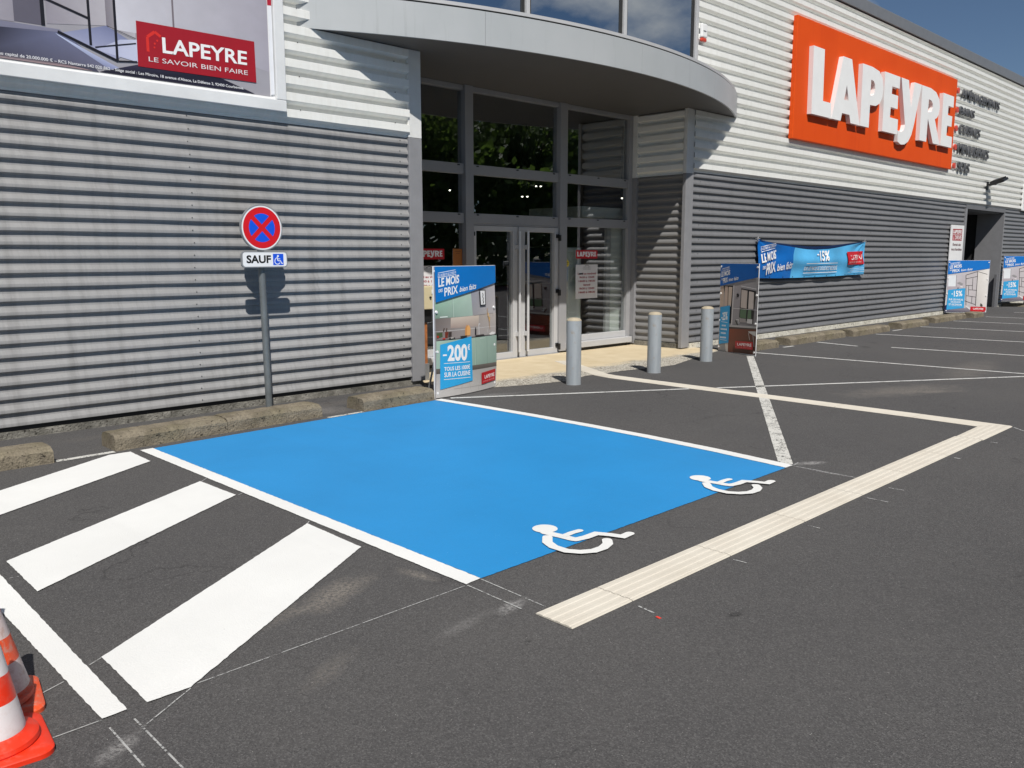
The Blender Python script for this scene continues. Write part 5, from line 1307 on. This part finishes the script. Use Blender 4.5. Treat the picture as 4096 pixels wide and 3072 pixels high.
poster('poster_board', 'poster of a black-framed shower cut off by the right edge of the picture', (29.22, -0.12), (30.0, -0.92), 0.18, 1.38, PRINT_SHOWER, EYE_SHOWER)

ban = thing('banner', 'sagging blue cloth banner tied to the grey wall behind the window poster', 'banner', (16.9, -0.08, 1.15))
TOP = [(14.52, 1.897), (14.90, 1.834), (15.20, 1.802), (15.61, 1.770), (15.94, 1.742), (16.48, 1.709), (16.82, 1.703), (17.40, 1.720), (18.14, 1.782), (18.91, 1.861), (19.18, 1.887)]
BOT = [(14.52, 1.168), (15.26, 1.151), (16.54, 1.142), (17.72, 1.148), (19.18, 1.169)]
def interp(tab, x):
    for (xa, za), (xb, zb) in zip(tab, tab[1:]):
        if xa <= x <= xb:
            t = (x - xa) / (xb - xa)
            return za + (zb - za) * t
    return tab[0][1] if x < tab[0][0] else tab[-1][1]
def cloth_y(x, z):
    w = 0.0
    for cx, cz, sgn in ((14.52, 1.9, 1), (19.18, 1.89, -1)):        # creases fanning from the tied corners
        dx, dz = abs(x - cx), cz - z
        r = math.hypot(dx, dz)
        w += 0.018 * math.sin(math.atan2(dz, dx + 1e-6) * 13) * math.exp(-r / 0.75)
    s = (x - 14.52) / 4.66
    w += 0.05 * math.sin(math.pi * max(0, min(1, s))) * math.exp(-((z - 1.47) / 0.14) ** 2)
    w += 0.012 * math.sin(x * 3.1 + z * 9) + 0.01 * math.sin(x * 7 - z * 5)
    return -0.085 - w
def cloth(a, b, lift): return Vector((a, cloth_y(a, b) - lift * 2, b))
def cloth_over(a, b, lift): return Vector((a, cloth_y(a, b) - lift * 2 - 0.018, b))
def bound(z): return 15.86 + 0.035 * math.sin(z * 11) + (z - 1.45) * 0.18
def cloth_patch(col, xl, xr, nx, nz):
    ik = Ink(cloth)
    for j in range(nz):
        for i in range(nx):
            P = []
            for (di, dj) in ((0, 0), (1, 0), (1, 1), (0, 1)):
                v = (j + dj) / nz
                zg = 1.15 + 0.58 * v
                x0, x1 = xl(zg), xr(zg)
                x = x0 + (x1 - x0) * (i + di) / nx
                z = interp(BOT, x) * (1 - v) + interp(TOP, x) * v
                P.append((x, z))
            ik.face(P, [lin(col)] * 4)
    return ik
cloth_patch((10, 100, 180), lambda z: 14.52, bound, 40, 30).build('dark_blue_cloth', ban)
cloth_patch((85, 172, 222), bound, lambda z: 19.18, 80, 30).build('light_blue_cloth', ban)
for o in ban.children:
    bm = bmesh.new(); bm.from_mesh(o.data)
    bmesh.ops.remove_doubles(bm, verts=bm.verts[:], dist=0.0005)
    for fc in bm.faces: fc.smooth = True
    bm.to_mesh(o.data); bm.free()
ik = Ink(cloth_over, 1.0, [14.6 + 0.08 * i for i in range(58)], [1.2 + 0.03 * i for i in range(20)])
ik.items(PRINT_BANNER)
ik.n += 3
ik.build('banner_print', ban)
hm = Ink(lambda a, b, l: Vector((a, -0.045, b)))  # navy strip paints wall shade and the folded hem's back as colour
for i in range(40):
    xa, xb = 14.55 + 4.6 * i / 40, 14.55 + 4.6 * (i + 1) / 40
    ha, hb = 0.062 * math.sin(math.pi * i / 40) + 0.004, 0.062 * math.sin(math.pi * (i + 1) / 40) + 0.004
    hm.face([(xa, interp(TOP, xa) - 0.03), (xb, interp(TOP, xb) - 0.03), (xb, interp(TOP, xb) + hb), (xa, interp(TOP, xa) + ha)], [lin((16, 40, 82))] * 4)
hm.build('shaded_top_hem', ban)
for x, z in ((14.52, 1.90), (19.20, 1.895), (19.20, 1.16)):
    k = MB()
    for i in range(5):
        a = i * 1.26
        k.cyl((x, -0.06, z), (x + 0.045 * math.cos(a), -0.10, z + 0.045 * math.sin(a)), 0.010, 0.004, 5)
    k.cyl((x, -0.03, z), (x, -0.10, z), 0.006, seg=6)
    k.build('tie', M['silver'], ban)
for x in (15.0, 15.47, 15.93, 16.4, 16.88, 17.35, 17.81, 18.28, 18.74):
    z = interp(BOT, x) + 0.02
    MB().cyl((x, cloth_y(x, z) - 0.006, z), (x, cloth_y(x, z) + 0.002, z), 0.012, seg=8).build('eyelet', M['black'], ban)

# ---------------------------------------------------------------- kerb stops
def kerb(x0, x1, yf, label, slope=0.0, depth=0.32, h=0.13, ang=0.0):
    L = x1 - x0
    t = MB()
    rnd = random.Random(int(x0 * 100))
    prof = [(0.0, 0.0), (0.003, 0.05), (0.008, 0.098), (0.045, 0.128), (0.05, 0.130), (0.15, 0.134), (0.26, 0.132), (0.30, 0.124), (0.312, 0.09), (0.32, 0.0)]
    prof = [(y * depth / 0.32, z * h / 0.13) for y, z in prof]
    ns = max(10, int(L / 0.05))
    vs = []
    for i in range(ns + 1):
        x = L * i / ns
        end = min(i, ns - i)
        for y, z in prof:
            j = 0.0035
            zz = z * (0.97 if end == 0 else 1) + rnd.uniform(-j, j * 0.6) * (z > 0.02)
            vs.append((x + (0.006 if i == 0 else -0.006 if i == ns else 0) * (z > 0.11), y + slope * x + rnd.uniform(-j, j), max(0.0, zz)))
    n = len(prof)
    fs = [(i * n + k, (i + 1) * n + k, (i + 1) * n + k + 1, i * n + k + 1) for i in range(ns) for k in range(n - 1)]
    fs += [tuple(range(n - 1, -1, -1)), tuple(ns * n + k for k in range(n))]
    o = t.add(vs, fs).build('kerb_stop', M['kerb'], smooth=True)
    smooth_by_angle(o, 24)
    o.location = (x0, yf, 0)
    o.rotation_euler = (0, 0, ang)
    tag(o, label, 'kerb stop', 'mossy concrete kerb stops along the wall')
kerb(0.94, 1.97, -1.215, 'mossy concrete kerb stop cut off by the left edge of the picture', 0.0)
kerb(2.455, 3.462, -1.15, 'mossy concrete kerb stop at the left end of the blue bay', 0.06)
kerb(3.47, 4.49, -1.085, 'mossy concrete kerb stop in front of the sign pole, butted against its neighbour', 0.05)
kerb(4.955, 5.93, -1.085, 'mossy concrete kerb stop ending at the kitchen poster', 0.045)
for (xa, xb, yf, lb) in [(12.62, 13.66, -1.06, 'low kerb stop right behind the window poster'), (14.08, 15.20, -1.06, 'low kerb stop under the left half of the banner'), (15.21, 16.32, -1.05, 'low kerb stop under the middle of the banner'), (16.50, 18.28, -1.13, 'long low kerb stop under the right end of the banner'),
                     (18.92, 20.47, -1.14, 'low kerb stop just right of the banner'), (21.15, 23.28, -1.04, 'long low kerb stop two stops left of the goods doorway'), (23.55, 24.30, -1.14, 'short kerb stop in front of the shower poster at the goods doorway')]:
    kerb(xa, xb, yf, lb)
kerb(29.55, 31.0, -0.10, 'pale low kerb stop below the shower poster at the right edge', ang=R(-62), h=0.10)

# ---------------------------------------------------------------- bollards
for i, (x, y, lb) in enumerate([(7.91, -1.355, 'blue-grey steel bollard nearest the kitchen poster'), (9.505, -1.42, 'middle one of the three blue-grey steel bollards'), (11.11, -1.22, 'blue-grey steel bollard nearest the window poster')]):
    t = thing('bollard', lb, 'bollard', (x, y, 0), 'steel bollards in front of the entrance')
    MB().lathe([(0.096, 0.0), (0.094, 0.01), (0.093, 0.795), (0.091, 0.80)], seg=36).build('tube', M['bollard'], t, smooth=True, world_space=False)
    MB().lathe([(0.0935, 0.796), (0.092, 0.803), (0.080, 0.818), (0.055, 0.829), (0.02, 0.834), (0.002, 0.8345)], seg=36).build('domed_cap', M['bollard_cap'], t, smooth=True, world_space=False)

# ---------------------------------------------------------------- no-stopping sign
ps = thing('parking_sign', 'round no-stopping sign with a SAUF wheelchair plate on a grey pole', 'road sign', (4.305, -0.30, 0))
MB().cyl((0.004, 0, 0), (-0.02, 0.0, 2.02), 0.034, seg=24).build('pole', M['pole'], ps, smooth=True, world_space=False)
DX, DZ, DYY = -0.03, 1.872, -0.075
def ring(r0, r1, y, seg=56):
    m = MB()
    vs = [(DX + r * math.cos(2 * math.pi * i / seg), y, DZ + r * math.sin(2 * math.pi * i / seg)) for r in (r0, r1) for i in range(seg)]
    if r0 <= 0: return m.add(vs[seg:], [tuple(range(seg))])
    return m.add(vs, [(i, (i + 1) % seg, seg + (i + 1) % seg, seg + i) for i in range(seg)])
disc = MB().cyl((DX, DYY + 0.03, DZ), (DX, DYY + 0.004, DZ), 0.228, seg=56).build('sign_disc', M['sign_rim'], ps, smooth=True, world_space=False)
ring(0.219, 0.228, DYY - 0.001).build('rim', M['sign_rim'], disc, world_space=False)
ring(0.0, 0.218, DYY).build('white_edge', M['sign_white'], disc, world_space=False)
ring(0.0, 0.204, DYY - 0.0008).build('red_ring', M['sign_red'], disc, world_space=False)
def wedge(a0, k):
    r, w = 0.142, 0.024
    pts = []
    off = w / math.sin(R(45))
    c = Vector((math.cos(a0), math.sin(a0)))
    lim = R(45) - math.asin(w / r)
    pts.append(c * off)
    for i in range(13):
        a = a0 - lim + 2 * lim * i / 12
        pts.append(Vector((math.cos(a), math.sin(a))) * r)
    return MB().add([(DX + p.x, DYY - 0.0016, DZ + p.y) for p in pts], [tuple(range(len(pts)))])
for k in range(4): wedge(R(90 * k), k).build('blue_sector', M['sign_blue'], disc, world_space=False)
def rrect(x0, x1, z0, z1, r, seg=6):
    out = []
    for cx, cz, a0 in ((x1 - r, z1 - r, 0), (x0 + r, z1 - r, 90), (x0 + r, z0 + r, 180), (x1 - r, z0 + r, 270)):
        for i in range(seg + 1):
            a = R(a0 + 90 * i / seg)
            out.append((cx + r * math.cos(a), cz + r * math.sin(a)))
    return out
PX0, PX1, PZ0, PZ1 = -0.262, 0.242, 1.476, 1.638
pp_ = rrect(PX0, PX1, PZ0, PZ1, 0.035)
n = len(pp_)
plate = MB().add([(x, DYY + 0.028, z) for x, z in pp_] + [(x, DYY + 0.003, z) for x, z in pp_], [tuple(range(n)), tuple(range(2 * n - 1, n - 1, -1))] + [(i, (i + 1) % n, n + (i + 1) % n, n + i) for i in range(n)]).build('plate', M['sign_rim'], ps, world_space=False)
q = rrect(PX0 + 0.010, PX1 - 0.010, PZ0 + 0.010, PZ1 - 0.010, 0.028)
MB().add([(x, DYY, z) for x, z in q], [tuple(range(len(q)))]).build('white_face', M['sign_white'], plate, world_space=False)
vs, fs = text_tris('SAUF', 0.035)
MB().add([(-0.213 + 0.268 * x, DYY - 0.001, 1.520 + 0.080 * y) for x, y in vs], fs).build('lettering', M['sign_black'], plate, world_space=False)
MB().quad((0.078, DYY - 0.001, 1.500), (0.196, DYY - 0.001, 1.500), (0.196, DYY - 0.001, 1.614), (0.078, DYY - 0.001, 1.614)).build('blue_square', M['sign_blue'], plate, world_space=False)
sy = MB()
S = 0.185
tmp = MB()
for st, w in zip(ISA, (0.05, 0.04, 0.045, 0.045)): tmp.ribbon(st, w, 0.0)
tmp.add([(3.506 + 0.06 * math.cos(i * 0.5236), -5.03 + 0.06 * math.sin(i * 0.5236), 0) for i in range(12)], [tuple(range(12))])
sy.add([(0.140 + (x - 3.54) * S, DYY - 0.0018 - i * 0.000004, 1.557 + (y + 5.215) * S) for i, (x, y, z) in enumerate(tmp.v)], tmp.f)
sy.build('wheelchair_mark', M['sign_white'], plate, world_space=False)
MB().box(-0.06, 0.05, -0.05, 0.04, 1.70, 1.73).box(-0.06, 0.05, -0.05, 0.04, 1.545, 1.57).build('clamp', M['galv'], ps, world_space=False)

# ---------------------------------------------------------------- traffic cones
def cone(x, y, label, mat, rz, orange, white, rb=0.1035):
    t = thing('traffic_cone', label, 'traffic cone', (x, y, 0), 'traffic cones beside the hatched strip', rz)
    q = rrect(-0.157, 0.157, -0.157, 0.157, 0.05, 5)
    n = len(q)
    vs = [(a, b, 0.0) for a, b in q] + [(a, b, 0.016) for a, b in q] + [(a * 0.97, b * 0.97, 0.021) for a, b in q] + [(a * 0.72, b * 0.72, 0.026) for a, b in q]
    fs = [tuple(range(n - 1, -1, -1)), tuple(range(3 * n, 4 * n))]
    for k in range(3): fs += [(k * n + i, k * n + (i + 1) % n, (k + 1) * n + (i + 1) % n, (k + 1) * n + i) for i in range(n)]
    def paint(o, f):
        at = o.data.color_attributes.new('ink', 'FLOAT_COLOR', 'CORNER')
        cols = []
        for p in o.data.polygons:
            for _ in p.vertices: cols += [*f(p), 1.0]
        at.data.foreach_set('color', cols)
    b = MB().add(vs, fs).build('base', M[mat], t, smooth=True, world_space=False)
    paint(b, lambda p: orange)
    prof = [(0.128, 0.022), (0.134, 0.032), (0.131, 0.046), (0.118, 0.056), (rb + 0.006, 0.063), (rb, 0.07), (rb, 0.0705)]
    for k in range(1, 29):
        prof.append((rb + (0.02 - rb) * k / 28, 0.0705 + (0.49 - 0.0705) * k / 28))
    prof += [(0.020, 0.497), (0.010, 0.50)]
    bd = MB().lathe(prof, seg=40).build('cone_body', M[mat], t, smooth=True, world_space=False)
    def band(p):
        z = sum(bd.data.vertices[i].co.z for i in p.vertices) / len(p.vertices)
        return white if (0.070 < z < 0.168 or 0.265 < z < 0.355 or 0.445 < z) else orange
    paint(bd, band)
    return t
cone(0.588, -5.296, 'bright orange and white traffic cone nearest the camera', 'cone_new', R(-6), (0.80, 0.035, 0.008), (0.74, 0.70, 0.70), 0.094)
cone(0.655, -4.985, 'faded scuffed orange traffic cone behind the bright one', 'cone_old', R(-10), (0.74, 0.085, 0.022), (0.62, 0.52, 0.50), 0.122)
cone(0.697, -4.413, 'traffic cone farthest back, only its dull base corner showing', 'cone_old', R(-4), (0.42, 0.16, 0.08), (0.55, 0.48, 0.46))

# ---------------------------------------------------------------- trees across the car park, seen only mirrored in the glass
def tree_mesh(seed):
    rnd = random.Random(seed)
    tr = MB()
    tr.cyl((0, 0, 0), (0.1, 0.05, 3.2), 0.26, 0.19, 10)
    tips = []
    for i in range(11):
        a = i * 2.4 + rnd.uniform(-.3, .3)
        z0 = 2.4 + i * 0.25
        L = rnd.uniform(2.0, 3.6)
        p0 = Vector((0.06, 0.03, z0))
        p1 = p0 + Vector((math.cos(a) * L * 0.75, math.sin(a) * L * 0.75, L * rnd.uniform(0.5, 1.1)))
        tr.cyl(p0, p1, 0.09, 0.03, 6)
        tips += [p1, p0.lerp(p1, 0.6)]
    tr.cyl((0.1, 0.05, 3.2), (0.2, 0.1, 7.5), 0.18, 0.04, 8)
    lv = MB()
    clumps = [(Vector((0.2, 0.1, 7.6)), 1.5), (Vector((0, 0, 6.3)), 1.9)] + [(p, rnd.uniform(0.9, 1.6)) for p in tips]
    for c, r in clumps:
        for _ in range(330):
            d = Vector((rnd.gauss(0, 1), rnd.gauss(0, 1), rnd.gauss(0, 1))).normalized() * r * rnd.random() ** 0.45
            p = c + d
            s = rnd.uniform(0.10, 0.20)
            u = Vector((rnd.gauss(0, 1), rnd.gauss(0, 1), rnd.gauss(0, 1))).normalized()
            v = u.orthogonal().normalized()
            lv.quad(p - u * s, p + v * s * 0.6, p + u * s, p - v * s * 0.6)
    return tr.mesh('trunk', M['bark'], True), lv.mesh('crown', M['leaf'])
T1 = tree_mesh(3)
T2 = tree_mesh(11)
for i, (x, y, s) in enumerate([(17, -25, 1.1), (22, -27, 1.25), (27, -25, 1.15), (32, -27, 1.3), (37, -26, 1.2), (42, -28, 1.35), (47.5, -27, 1.25), (53, -28, 1.35), (59, -27, 1.3), (65, -28, 1.3)]):
    t = thing('tree', 'leafy green tree seen only as a reflection in the entrance glass', 'tree', (x, y, 0), 'trees mirrored in the entrance glass', i * 1.3)
    t.scale = (s, s, s)
    tm, lm_ = T1 if i % 2 == 0 else T2
    link('trunk', tm, t, False)
    link('crown', lm_, t, False)

hd = MB()  # unseen leaf row, added to darken what the lower panes mirror
rnd = random.Random(5)
for i in range(20000):
    x = rnd.uniform(6, 75)
    y = -22.5 + rnd.gauss(0, 0.7)
    z = rnd.random() ** 0.8 * (6.5 + 0.6 * math.sin(x * 0.9) + 0.3 * math.sin(x * 2.3))
    s = rnd.uniform(0.18, 0.36)
    u = Vector((rnd.gauss(0, 1), rnd.gauss(0, 1), rnd.gauss(0, 1))).normalized()
    v = u.orthogonal().normalized()
    p = Vector((x, y, max(0.1, z)))
    hd.quad(p - u * s, p + v * s * 0.6, p + u * s, p - v * s * 0.6)
tag(hd.build('added_hedge', M['leaf']), 'long dark green leaf row added to darken the reflection low in the entrance glass', 'added_hedge', kind='stuff')
